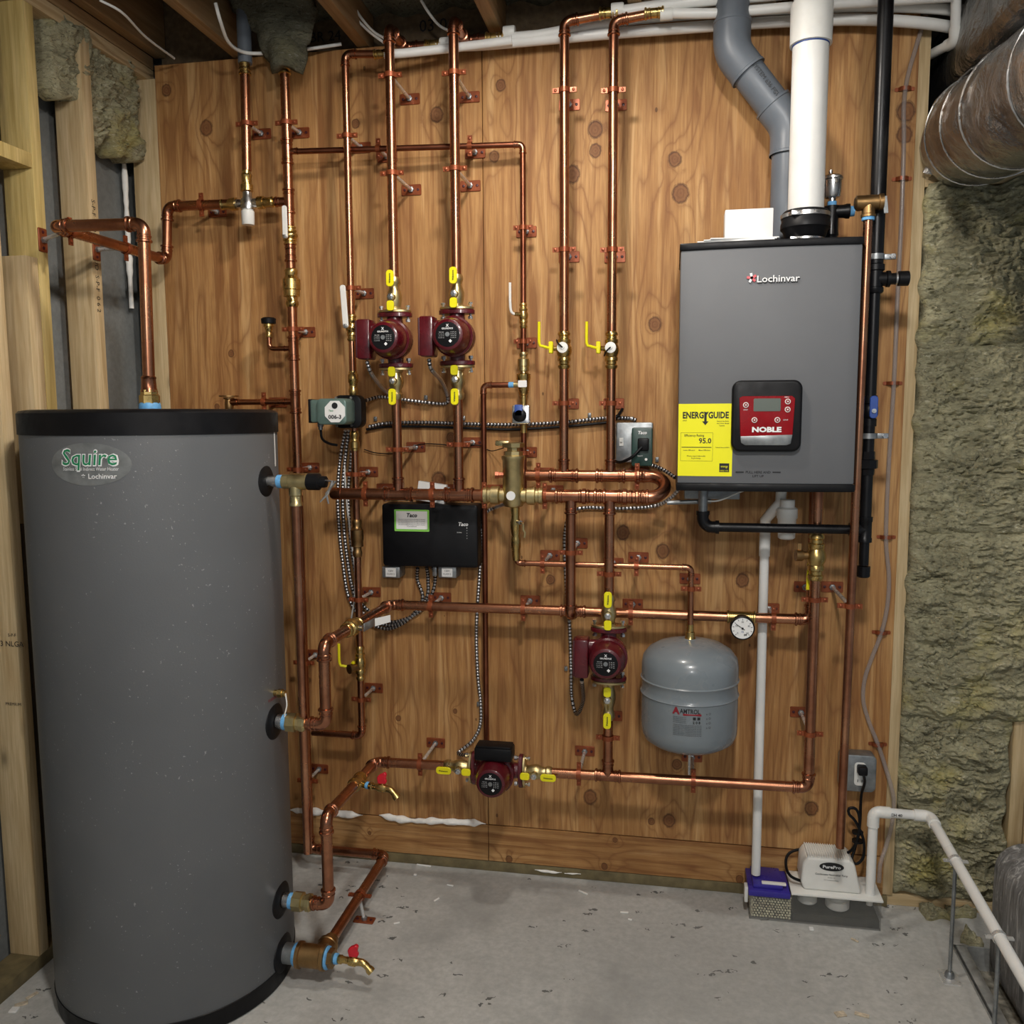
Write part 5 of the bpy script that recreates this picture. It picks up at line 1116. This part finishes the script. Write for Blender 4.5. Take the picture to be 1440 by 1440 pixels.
Mb().lathe((tx.x, -.15, at(1107, 758, .15).z), Z, [(0, .018), (.004, .023), (.055, .025), (.06, .028), (.085, .028), (.09, .02), (.11, .02)], 22).build('cup', 'white_plastic', ct); Mb().lathe((tx.x, -.15, bz0-.032), Z, [(0, .034), (.013, .034)], 22).build('collar', 'white_plastic', ct)
jb = tag(Mb().box((at(1000, 690, .12).x, -.12, bz0-.020-.018), (.15, .12, .034)).build('junction_box', 'galvanised', bevel=.002), 'flat galvanised junction box tucked under the boiler left end', 'electrical box')
mc('white control wires sagging under the boiler', [at(985, 704, .2), at(1010, 704, .2), at(1040, 692, .2), at(1062, 686, .2)], .0025, 'white_plastic', None, 'control_wire', False, 'wire')
tag(Mb().cyl(at(938, 707, .17), at(1000, 705, .17), .0065).build('conduit_stub', 'galvanised'), 'short straight silver conduit under the yellow energy label', 'conduit')
# boiler supply stub left of riser
# ---------------------------------------------------------------- ceiling PEX, wires
def pex(label, pts, r=.0135): return tag(Mb().sweep(catmull(pts, .05), r, 14).build('plastic_pipe', 'white_pvc'), label, 'pipe', 'white plastic zone pipes under the ceiling')
zA = lambda px, py, o_: at(px, py, o_)
exA = at(622, 62, .05); exB = at(708, 45, .05); ztA, ztB = at(548, 38, HO).z, at(637, 27, HO).z
pex('white plastic pipe continuing the left pump zone along the top of the plywood', [V((exA.x-.02, -.05, ztA)), V((exA.x+.1, -.05, ztA-.01)), at(900, 44, .05), at(1160, 28, .05), at(1312, 34, .04), at(1400, 55, -.1)], .0150)
pex('white plastic pipe continuing the right pump zone along the top of the plywood', [V((exB.x-.02, -.05, ztB)), V((exB.x+.1, -.052, ztB-.004)), at(900, 26, .052), at(1160, 10, .052), at(1325, 12, .04), at(1400, 30, -.1)], .0150)
pex('white plastic pipe leaving the first bare return pipe', [V((at(858, 19, .12).x+.005, -.12, at(797, 30, .12).z+.012)), at(960, 4, .12), at(1140, -12, .12), at(1350, -30, .1)], .0150)
pex('white plastic pipe leaving the second bare return pipe', [V((at(922, 23, .12).x+.005, -.12, at(867, 29, .12).z+.012)), at(1000, 19, .12), at(1140, 8, .12), at(1340, -5, .1)], .0130)
pex('white plastic pipe stub from the slim recirculation line', [at(540, 76, .12), at(566, 75, .11), at(640, 67, .08), at(720, 57, .07)], .0125)
for k, (px, py, r_, o_) in enumerate(((716, 46, .0175, .05), (868, 14, .0175, .12), (937, 20, .0155, .12), (627, 62, .0175, .05))): 
    q = at(px, py, o_); tag(Mb().lathe(q-X*.016, X, [(0, r_), (.004, r_+.001), (.03, r_+.001), (.034, r_-.001)], 18).build('pipe_coupling', 'white_plastic'), ('white coupling on the pipe of the right pump zone', 'white coupling on the first bare return pipe', 'white coupling on the second bare return pipe', 'white coupling on the pipe of the left pump zone')[k], 'fitting')
wr = lambda lb, pts, r=.004: mc(lb, pts, r, 'white_plastic', 'white wires under the joists', 'white_wire', False, 'wire')
wr('white wire strung from the joist plate to the plywood top left corner', [at(140, 0, .45), at(172, 18, .4), at(205, 52, .25), at(245, 82, .06)], .0035)
wr('white wire looping down beside the grey pipe stub', [at(303, 4, .3), at(310, 30, .28), at(322, 60, .2), at(345, 74, .12), at(385, 74, .08), at(440, 68, .04), at(480, 62, .02)], .005)
wr('first of two white wires hanging behind the slim recirculation line', [at(482, 0, .1), at(500, 25, .08), at(520, 45, .05), at(540, 60, .02)]); wr('second of two white wires hanging behind the slim recirculation line', [at(493, 0, .1), at(508, 25, .08), at(526, 45, .05), at(545, 56, .02)])
wr('white wire hanging left of the right zone pipe elbow', [at(592, 0, .12), at(603, 18, .1), at(618, 36, .06), at(635, 45, .03)])
# duct-side white pipes
wp = run('white plastic pipe with elbow disappearing into the dark duct space', [at(1345, -20, .1), at(1343, 58, .05), at(1288, 88, -.125)], .0125, 'white_pvc', 'white_plastic', 'plastic_pipe', plain=True)
# ---------------------------------------------------------------- ducts
def duct(label, name, path, rad, seg=56, mat='foil', amp=.012, dents=9):
    P_ = catmull(path, .02); mb = Mb().sweep(P_, rad if not callable(rad) else [rad(i/(len(P_)-1)) for i in range(len(P_))], seg)
    for v in mb.v: v += noise.noise_vector(v*dents)*amp+noise.noise_vector(v*34)*amp*.25
    return mb.build(name, mat, ang=60)
dr = thing('round_duct', 'round duct wrapped in shiny foil insulation right of the boiler', 'duct', at(1400, 240, .3))
d0, d1 = at(1352, 198, -.06), at(1575, 70, .95)
d1 = d1+(d1-d0)*1.2
dv = (d1-d0).normalized()
pth = [d0-dv*.1, d0, d0+dv*.1, d0+dv*.3, d0+dv*.6, d0+dv*1.2, d1]
o = duct('', 'sleeve', pth, lambda u: .07+.062*min(1, u*11), 64); o.parent = dr; o.location -= V(dr.location)
for u in (.09, .165, .245, .40, .6):
    c_ = d0+dv*((d1-d0).length*u); u_, v_ = frame(dv)
    ring = [c_+(u_*cos(a)+v_*sin(a))*.136 for a in [2*pi*k/40 for k in range(41)]]
    Mb().sweep(ring, .0022, 6).build('tape_seam', 'steel', dr)
b0 = at(1340, 215, .01)
cr = Mb()
for k in range(14):
    a = b0+V((random.uniform(-.05, .05), random.uniform(-.05, .03), random.uniform(-.07, .08))); cr.sweep(catmull([a, a+V((random.uniform(-.03, .05), -.03, random.uniform(-.03, .03))), a+V((random.uniform(-.02, .07), -.02, random.uniform(-.05, .03)))], .01), [.002+.012*random.random() for _ in catmull([a, a+V((0, 0, .03)), a+V((0, 0, .06))], .01)] if 0 else .012, 7)
for v in cr.v: v += noise.noise_vector(v*40)*.01
cr.build('crumpled_end', 'foil', dr, ang=30)
# rectangular foil-wrapped trunk above
bxm = bmesh.new(); 
tkb = Mb(); c0 = at(1425, 30, .1)
tkb.prism([(x, y) for x, y in rrect(.62, .235, .05, 6)], V((c0.x+.17+.02, .35, 2.467)), X, Z, FR*3.2)
o = tkb.build('trunk_duct', 'foil', bevel=.0); 
bm = bmesh.new(); bm.from_mesh(o.data); bmesh.ops.subdivide_edges(bm, edges=bm.edges[:], cuts=12, use_grid_fill=True)
for v in bm.verts: v.co += noise.noise_vector(v.co*8)*.010
bm.to_mesh(o.data); bm.free(); o.data.shade_smooth(); bxm.free()
tag(o, 'rectangular foil-faced trunk duct above the round duct', 'duct')
# ---------------------------------------------------------------- electrics
cb = at(605, 750, .05); cz0, cz1 = at(605, 797, .07).z, at(605, 709, .07).z; cx0, cx1 = at(538, 750, .07).x, at(672, 750, .07).x
ctl = thing('zone_controller', 'wide black zone controller box with green-framed paper label', 'controller', ((cx0+cx1)/2, 0, cz0))
Mb().prism(rrect(cx1-cx0, cz1-cz0, .010), V(((cx0+cx1)/2, -.002, (cz0+cz1)/2)), X, Z, FR*.072).build('housing', 'black_plastic', ctl, bevel=.005)
l1 = at(579, 732, .075); Mb().prism(rrect(.112, .068, .003), V((l1.x, -.0742, l1.z)), X, Z, FR*.001).build('label_frame', 'lime', ctl)
lp_ = Mb().prism(rrect(.100, .056, .002), V((l1.x, -.0752, l1.z+.001)), X, Z, FR*.0006).build('paper_label', 'white_paper', ctl); L0 = V((l1.x, -.0760, l1.z))
text('Taco', .012, L0+Z*.017, X, Z, 'ink', lp_, shear=.2, bold=.03)
for k in range(5): text('zone control wiring instructions and ratings for this panel' if k != 4 else 'Certified', .0032, L0+Z*(.004-.0055*k), X, Z, 'ink', lp_, width=.086 if k != 4 else .03)
l2 = at(651, 737, .075); text('Taco', .011, V((l2.x, -.0745, l2.z)), X, Z, 'white_ink', ctl, shear=.2, bold=.03); text('ZVC406', .003, V((l2.x-.012, -.0745, l2.z-.026)), X, Z, 'white_ink', ctl)
for k in range(5): Mb().lathe((l2.x+.012, -.0735, l2.z-.012-.008*k), FR, [(0, .0016), (.001, .0014)], 8).build('indicator', 'white_ink' if k == 0 else 'grey_ink', ctl)
for px, lb in ((551, 'small grey transformer box under the left end of the black controller'), (630, 'small grey transformer box under the right end of the black controller')):
    q = at(px, 804, .05); t = thing('transformer_box', lb, 'electrical box', (q.x, 0, q.z-.018)); Mb().box((q.x, -.03, q.z), (.058, .06, .036)).build('case', 'galvanised', t, bevel=.003); Mb().prism(rrect(.034, .028, .001, 1), V((q.x, -.0605, q.z)), X, Z, FR*.0006).build('sticker', 'white_paper', t); text('120V', .006, V((q.x, -.0612, q.z+.005)), X, Z, 'ink', t); text('CLASS 2', .005, V((q.x, -.0612, q.z-.005)), X, Z, 'ink', t)
# paper on top of controller
q = at(600, 690, .04); tag(Mb().box((q.x+.02, -.05, cz1+.035), (.09, .02, .06), Matrix.Rotation(radians(8), 3, 'Y')).build('paper_packet', 'white_paper', bevel=.002), 'white paper packet wedged behind the thick header', 'papers')
# switch box with green plug-in control
sb = at(878, 622, .03); t = thing('switch_box', 'square metal switch box with a dark green relay module', 'electrical box', (sb.x+.02, 0, sb.z-.06))
Mb().prism(rrect(.108, .118, .006), V((sb.x+.03, -.001, sb.z)), X, Z, FR*.045).build('box', 'galvanised', t, bevel=.003); Mb().box((sb.x-.008, -.047, sb.z+.002), (.012, .004, .024)).build('switch_plate', 'white_plastic', t); Mb().box((sb.x-.008, -.052, sb.z+.006), (.006, .010, .008)).build('toggle', 'white_plastic', t)
mo = Mb().prism(rrect(.060, .112, .005), V((sb.x+.054, -.045, sb.z-.012)), X, Z, FR*.035).build('relay_module', 'dark_green', t, bevel=.003); mc0 = V((sb.x+.054, -.0805, sb.z-.012))
text('Taco', .009, mc0+Z*.042, X, Z, 'white_ink', mo, shear=.2, bold=.03); text('READY', .0035, mc0+V((-.005, 0, -.026)), X, Z, 'white_ink', mo); Mb().box(mc0+V((.004, -.008, .008)), (.032, .02, .036)).build('plug', 'black_plastic', mo, bevel=.004); Mb().lathe(mc0+V((.012, 0, -.036)), FR, [(0, .004), (.003, .004)], 10).build('button', 'white_plastic', mo)
mc('black plug cord looping around the switch box', [mc0+V((.0, -.016, .0)), mc0+V((-.03, -.02, -.03)), mc0+V((-.07, .01, -.045)), mc0+V((-.098, .05, -.02)), mc0+V((-.10, .06, .04)), mc0+V((-.085, .055, .085)), mc0+V((-.07, .06, .09))], .0045, 'black_plastic', None, 'plug_cord', False)
# armoured cables
O = .012
z_ = lambda *l: [at(a, b, (l2_[2] if len(l2_) > 2 else O)) for l2_ in l for a, b in [l2_[:2]]]
qb = lambda k: PC[k]+V((-.072, -.045, -.06))
mc('armoured cable curving from the right header pump down to the plywood run', [qb('b'), qb('b')+V((.004, .01, -.03))]+z_((621, 536, .1), (629, 556, .03), (627, 567), (600, 566), (560, 561), (535, 558), (515, 563, .05)))
mc('armoured cable curving from the left header pump down to the plywood run', [qb('a'), qb('a')+V((.006, .02, -.035))]+z_((537, 545, .1), (546, 553, .04), (556, 558, .014)))
mc('long armoured cable running from the green pump to the switch box', z_((518, 600, .03), (545, 595), (600, 594), (660, 596), (720, 597), (790, 594), (850, 588), (885, 588), (895, 591)))
mc('black cable hung below the long armoured cable', z_((515, 604, .02), (545, 600), (600, 600), (660, 602), (720, 604), (790, 600), (835, 596), (862, 592), (872, 580), (876, 574)), .004, 'black_plastic', None, 'black_cable', False)
for k, dx in enumerate((0, 7, 15)):
    mc(f'armoured cable in the vertical bundle left of the recirculation line, {("outer", "middle", "inner")[k]} one', z_((486+dx*.6, 604), (479+dx, 640), (475+dx, 690), (477+dx, 745), (482+dx, 790), (489+dx, 835-k*6), (502+dx*.5, 862-k*6), (522+dx, 878-k*4), (548+dx*.6, 884-k*5), (575+dx*.8, 870-k*4), (594+k*6, 842-k*2), (592+k*10-(5 if k == 0 else 0), 815), (591+k*9-(4 if k == 0 else 0), 798, .03)), .0060)
mc('thin white thermostat cable hanging beside the armoured bundle', z_((484, 640), (487, 700, .02), (494, 760, .02), (499, 800, .02), (499, 835, .02), (494, 870, .02)), .0028, 'white_plastic', None, 'thermostat_cable', False)
mc('armoured cable dropping behind the dark discharge pipe to the sideways pump', z_((720, 706, .1), (698, 713, .03), (683, 722), (678, 745), (675, 800), (671, 860), (670, 900), (672, 950), (676, 990), (675, 1020), (664, 1042), (645, 1058), (655, 1062, .05), (672, 1062, .12)))
mc('armoured cable running below the headers and dropping to the low maroon pump', z_((962, 680, .1), (942, 701, .06), (918, 712, .03), (870, 715), (822, 714), (802, 722), (795, 745), (794, 775), (797, 830), (801, 880), (803, 940), (804, 980), (811, 1004, .03), (820, 985, .12))+[V((BX-.072, -HO-.045, zp3-.075)), V((BX-.072, -HO-.045, zp3-.058))])
mc('short armoured cable from the switch box to the boiler junction box', z_((905, 652, .02), (920, 655), (935, 662, .03), (950, 672, .06)))
mc('thin dark sensor wire looping between the lower hangers', z_((512, 632), (530, 637), (560, 637), (590, 625), (620, 625), (640, 628), (672, 626), (690, 634), (708, 630, .1)), .0016, 'black_plastic', None, 'sensor_wire', False, 'wire')
for px, py, lb in ((546, 556, 'under the left header pump'), (599, 559, 'between the two header pumps'), (528, 589, 'right of the green pump'), (652, 588, 'under the right header pump'), (829, 584, 'beside the switch box'), (673, 990, 'above the sideways pump'), (796, 940, 'beside the low upright pump'), (924, 646, 'beside the energy label')):
    q = at(px, py, .004); tag(Mb().box(q, (.010, .010, .014)).lathe(q+FR*.004, FR, [(0, .004), (.004, .0035)], 8).build('cable_staple', 'galvanised', bevel=.001), 'small galvanised cable staple '+lb, 'staple', 'cable staples on the plywood')
tag(Mb().box(at(612, 803, .03), (.014, .02, .03)).build('cable_connector', 'galvanised', bevel=.002), 'cable connector under the middle of the black controller', 'connector')
# outlet box and cord
ob = at(1205, 1084, .03); t = thing('outlet_box', 'galvanised outlet box with a white duplex receptacle low on the plywood', 'electrical box', (ob.x, 0, ob.z-.055))
Mb().prism(rrect(.100, .112, .016), V((ob.x, -.001, ob.z)), X, Z, FR*.05).build('box', 'galvanised', t, bevel=.004); oz = Mb().prism(rrect(.032, .070, .010), V((ob.x+.004, -.051, ob.z)), X, Z, FR*.004).build('receptacle', 'white_plastic', t, bevel=.001)
for dz in (-.02, .02):
    for dx in (-.006, .006): Mb().box((ob.x+.004+dx, -.0553, ob.z+dz), (.002, .001, .008)).build('slot', 'ink', oz)
cp = V((ob.x+.006, -.06, ob.z+.02)); cc_ = thing('power_cord', 'black power cord plugged into the outlet and looped above the condensate pump', 'cord', (ob.x, -.06, .2))
Mb().box(cp+FR*.012, (.026, .032, .026)).build('plug', 'black_plastic', cc_, bevel=.005)
pz = at(1135, 1242, .1)
Mb().sweep(catmull([cp+FR*.02, cp+V((.004, -.028, -.03))]+z_((1211, 1120, .05), (1209, 1160, .05), (1203, 1190, .06), (1198, 1208, .07), (1204, 1215, .08), (1214, 1205, .08), (1214, 1180, .08), (1203, 1155, .08), (1194, 1145, .08), (1194, 1137, .08), (1204, 1138, .08), (1209, 1155, .08), (1204, 1185, .08), (1190, 1200, .06), (1165, 1198, .03), (1130, 1194, .025), (1110, 1200, .03), (1105, 1215, .06), (1112, 1232, .1))+[pz], .006), .0042, 8).build('cable', 'black_plastic', cc_)
for py in (1170, 1182): Mb().lathe(at(1206, py, .07)-Z*.004, Z, [(0, .016), (.006, .016)], 12).build('tie', 'black_plastic', cc_)
# vinyl tube and straps
tag(Mb().sweep(catmull(z_((1312, -10, .02), (1290, 60), (1276, 110), (1271, 150), (1271, 200), (1268, 300), (1263, 400), (1257, 540), (1250, 650), (1246, 755), (1250, 810), (1248, 850), (1240, 888), (1226, 925), (1216, 955), (1214, 985), (1222, 1015), (1234, 1045), (1244, 1075), (1253, 1105, .02), (1257, 1128, .02), (1254, 1160, .02), (1246, 1190, .02), (1238, 1215, .05), (1236, 1240, .10)), .012), .0062, 12).build('vinyl_tube', 'vinyl'), 'long clear vinyl tube wandering down the plywood edge', 'tube')
for k, (px, py) in enumerate(((1272, 126), (1268, 252), (1255, 539), (1246, 755), (1239, 889), (1234, 1046))):
    q = at(px, py, 0); tag(Mb().prism(rrect(.052, .010, .003, 2), q, X, Z, FR*.003).lathe(q-Z*.005, Z, [(0, .0175), (.010, .0175)], 14).build('tube_strap', 'copper_coat', bevel=.0), ('highest copper strap over the vinyl tube beside the upper knots', 'copper strap over the vinyl tube level with the air vent', 'copper strap over the vinyl tube level with the red panel', 'copper strap over the vinyl tube level with the gas elbow', 'copper strap over the vinyl tube where it starts to swing left', 'lowest copper strap over the vinyl tube beside the outlet box')[k], 'pipe strap', 'copper straps on the vinyl tube')
# ---------------------------------------------------------------- condensate neutraliser
nx0, nx1, ny0, ny1, nz = .245, .612, -.135, -.012, .088
ne = thing('condensate_pump', 'clear condensate neutraliser box with white pump hood and blue filler cap on the floor', 'condensate pump', ((nx0+nx1)/2, (ny0+ny1)/2, 0))
w_ = .003; bb = Mb()
for a in ((nx0, nx1, ny0, ny0+w_), (nx0, nx1, ny1-w_, ny1), (nx0, nx0+w_, ny0, ny1), (nx1-w_, nx1, ny0, ny1)): bb.bx(a[0], a[1], a[2], a[3], .001, nz)
bb.bx(nx0, nx1, ny0, ny1, .001, .004); bb.bx(.364, .367, ny0+w_, ny1-w_, .004, nz)
Mb().bx(nx0+.013, .362, ny0+.013, ny1-.006, .005, nz-.016).build('bead_gap_shade', 'tub_shade', ne)  # added dark box; its colour acts as shade in the bead gaps
bb.build('tub', 'clear_plastic', ne, smooth=False)
Mb().bx(.368, nx1-w_, ny0+.006, ny1-.004, .0045, .028).build('water', 'tub_shade', ne)
Mb().bx(.362, nx1+.004, ny0-.004, ny1+.004, nz, nz+.007).build('lid', 'white_plastic', ne, bevel=.002)
bl_ = Mb().bx(nx0-.004, .360, ny0-.004, ny1+.004, nz-.014, nz+.004); bl_.bx(nx0+.01, .34, ny0+.01, ny1-.004, nz+.004, nz+.016); bl_.build('blue_lid', 'blue_plastic', ne, bevel=.003)
Mb().box((.315, ny0+.022, nz+.0175), (.07, .014, .006)).build('handle_tab', 'white_plastic', ne, bevel=.002); Mb().bx(nx0-.014, nx0-.004, ny0+.01, ny0+.04, .045, nz+.004).build('latch', 'white_plastic', ne, bevel=.002)
hx0, hx1 = at(1128, 1240, .12).x, at(1213, 1240, .12).x; hz = at(1165, 1200, .08).z
prof = [(hx0+.006, nz+.007), (hx0-.002, nz+.03), (hx0+.002, hz-.02), (hx0+.014, hz), (hx1-.035, hz), (hx1-.020, hz-.014), (hx1-.008, nz+.04), (hx1, nz+.007)]
hd_ = Mb().prism(prof, V((0, -.02, 0)), X, Z, FR*.095).build('pump_hood', 'white_plastic', ne, bevel=.008, bseg=3)
for k in range(18):
    x = hx0+.016+(hx1-hx0-.054)*k/17; Mb().bx(x-.0012, x+.0012, -.110, -.028, hz-.002, hz+.004).build('rib', 'white_plastic', hd_)
oc_ = V(((hx0+hx1)/2-.002, -.1155, nz+.085)); Mb().prism(ellipse(.034, .013), oc_, X, Z, FR*.0008).build('logo_plate', 'ink', hd_); text('PurePro', .009, oc_+FR*.001, X, Z, 'white_ink', hd_, bold=.03, width=.05)
text('Condensate Neutralizer Pump', .0055, oc_+V((0, -.0004, -.024)), X, Z, 'ink', hd_, width=.09, bold=.01); text('Model 1.2', .0035, oc_+V((0, -.0004, -.033)), X, Z, 'ink', hd_); text('DC Condensate Pump', .0035, oc_+V((0, -.0004, -.041)), X, Z, 'ink', hd_, width=.04)
for x, r_ in ((.415, .028), (.50, .034)): Mb().lathe((x, -.085, .045 if r_ < .03 else .036), Z, [(0, r_-.004), (.004, r_), (.026, r_), (.028, r_-.006), (.044, r_-.006)], 24).build('float_housing', 'white_plastic', ne)
Mb().lathe((.585, -.105, .062), Z, [(0, .009), (.026, .009)], 14).build('outlet_stub', 'white_plastic', ne)
bd = Mb()
def bead(c, r=.0037):
    n0 = len(bd.v); base = ICO
    for v in base[0]: bd.v.append(V(c)+v*r)
    for f in base[1]: bd.f.append(tuple(n0+i for i in f))
bmi = bmesh.new(); bmesh.ops.create_icosphere(bmi, subdivisions=1, radius=1); ICO = ([v.co.copy() for v in bmi.verts], [[v.index for v in f.verts] for f in bmi.faces]); bmi.free()
for k in range(9):
    for i in range(14):
        for j in range(1): bead((nx0+.008+.0083*i+(.004 if k % 2 else 0)*(1 if i < 13 else 0)+random.uniform(-.0008, .0008), ny0+.0085+.0085*j+random.uniform(-.001, .001), .009+.0078*k))
    for j in range(1, 13): bead((nx0+.0085+random.uniform(-.0008, .0008), ny0+.0085+.0085*j, .009+.0078*k))
o = bd.build('neutraliser_beads', 'bead', ne); o['kind'] = 'stuff'; o['label'] = 'cream limestone beads behind the clear wall'
# white discharge pipe on stands
u0 = V((at(1226, 1200, .105).x, -.105, nz+.007)); uz = at(1227, 1141, .105).z; ex_ = at(1308, 1146, .105)
e1_ = onx(1470, 1430, ex_.x+.012)
dp = run('white plastic discharge pipe rising from the pump and sloping away on two threaded stands', [u0, V((u0.x, -.105, uz)), V((ex_.x, -.105, uz-.002)), e1_], .0134, 'white_pvc', 'white_plastic', 'plastic_pipe', rb=1.35, plain=True, sk=1.3)
text('SCH 40', .008, V(((u0.x+ex_.x)/2-.02, -.1190, uz)), X, Z, 'ink', dp, bold=.02)
sdir = (e1_-V((ex_.x, -.105, uz))).normalized()
def stand(label, u):
    c_ = V((ex_.x, -.105, uz-.002))+sdir*u; g = V((c_.x, c_.y, 0)); t = thing('pipe_stand', label, 'pipe stand', g, 'threaded rod stands under the white pipe')
    Mb().lathe(c_-sdir*.005, sdir, [(0, .0138), (0, .0162), (.010, .0162), (.010, .0138)], 20, cap=False).build('clamp', 'rod_steel', t); Mb().bar(c_-X*.030, c_+X*.030, .010, .004, sdir).build('clamp_ear', 'rod_steel', t)
    k_ = int((c_.z-.016)/.004); Mb().sweep([g+Z*(.004+(c_.z-.02)*i/k_) for i in range(k_+1)], [.0048+.0006*(i % 2) for i in range(k_+1)], 8).build('rod', 'galvanised', t)
    if g.x < .79: Mb().prism(rrect(.045, .062, .003, 2), g, X, Y, Z*.004).build('plate', 'rod_steel', t); Mb().lathe(g+Z*.004, Z, [(0, .013), (.010, .012), (.016, .008)], 8).build('nut', 'galvanised', t)
    return t
tt = next((u for u in [i*.01 for i in range(5, 60)] if (V((ex_.x, -.105, uz))+sdir*u).y < -.315), .2)
stand('threaded rod stand with floor plate under the white pipe behind the steel track', tt); stand('threaded rod stand under the far lower end of the white pipe', tt+.30)
# ---------------------------------------------------------------- pit edge, block, litter
tr = thing('steel_track', 'galvanised steel track framing the slab cut-out', 'track', (PX0, -.7, 0))
Mb().bx(PX0-.004, PX0+.002, -1.5, PY1, -.09, .012).build('side_web', 'track_metal', tr); Mb().bx(PX0-.004, PX0+.028, -1.5, PY1, .010, .012).build('side_flange', 'track_metal', tr); Mb().bx(PX0, PX0+.18, PY1-.004, PY1+.001, -.09, .012).build('end_web', 'track_metal', tr)
gb0 = at(1398, 1190, .27); g1 = at(1398, 1300, .42)
blk = Mb().prism(rrect(.50, .40, .075, 7), V((gb0.x+.262, -.23, gb0.z-.198)), X, Z, FR*.62).build('scuffed_tub', 'scuffed', bevel=.02, bseg=3)
tag(blk, 'scuffed dark grey plastic block standing in the slab cut-out', 'block')
def litter(label, px, py, size, mat, rot=0, name='wood_chip'):
    c_ = onz(px, py, size[2]/2+.0005); tag(Mb().box(c_, size, Matrix.Rotation(radians(rot), 3, 'Z')).build(name, mat, bevel=min(size)*.2, bseg=1), label, 'debris', 'small litter on the slab')
for i, (px, py, sx, sy, mt, rot, lb) in enumerate(((820, 1255, .035, .006, 'white_plastic', -30, 'thin white plastic offcut near the sill on the slab'), (878, 1283, .024, .006, 'white_plastic', 5, 'white plastic offcut lying on the open slab'),
    (886, 1293, .012, .005, 'white_paper', -15, 'tiny white crumb beside the plastic offcut'), (596, 1217, .05, .006, 'white_paper', -3, 'white strip lying against the sill plate'), (614, 1265, .022, .005, 'white_paper', 60, 'pale sliver beside the floor pipe'),
    (633, 1245, .022, .004, 'white_paper', -8, 'thin pale sliver behind the floor pipe'), (558, 1298, .018, .004, 'white_paper', 30, 'pale splinter right of the floor hanger'), (584, 1230, .010, .008, 'white_paper', 0, 'little white crumb under the sideways pump'),
    (1182, 1426, .026, .018, 'chip', 20, 'thick wood chip in front of the condensate pump'), (1212, 1427, .034, .012, 'chip', -15, 'curled wood chip beside the thick one'), (1141, 1306, .012, .016, 'white_paper', 0, 'white crumb at the foot of the clear box'), (1202, 1322, .022, .006, 'chip', -40, 'dark-tipped splinter in front of the clear box'),
    (30, 1412, .03, .014, 'chip', 40, 'wood chip beside the bottom plate'), (45, 1400, .03, .01, 'chip', 70, 'wood shaving by the tank base'), (20, 1420, .02, .02, 'white_paper', 10, 'pale chip near the bottom plate end'))): litter(lb, px, py, (sx, sy, .004), mt, rot)
for i, (px, py, s_) in enumerate(((1318, 1290, .075), (1362, 1322, .055), (1352, 1288, .05))):
    c_ = onz(px, py, 0); wool_panel('wool_tuft', ('loose mineral wool tuft against the sill plate', 'loose mineral wool tuft at the edge of the cut-out', 'loose mineral wool tuft between the sill and the block')[i], c_+V((-s_/2, -.02, .0005)), X, Y, Z, s_, s_*.7, .024, 'wool', .003, .036, 60+i, .07, 'loose wool tufts on the slab')
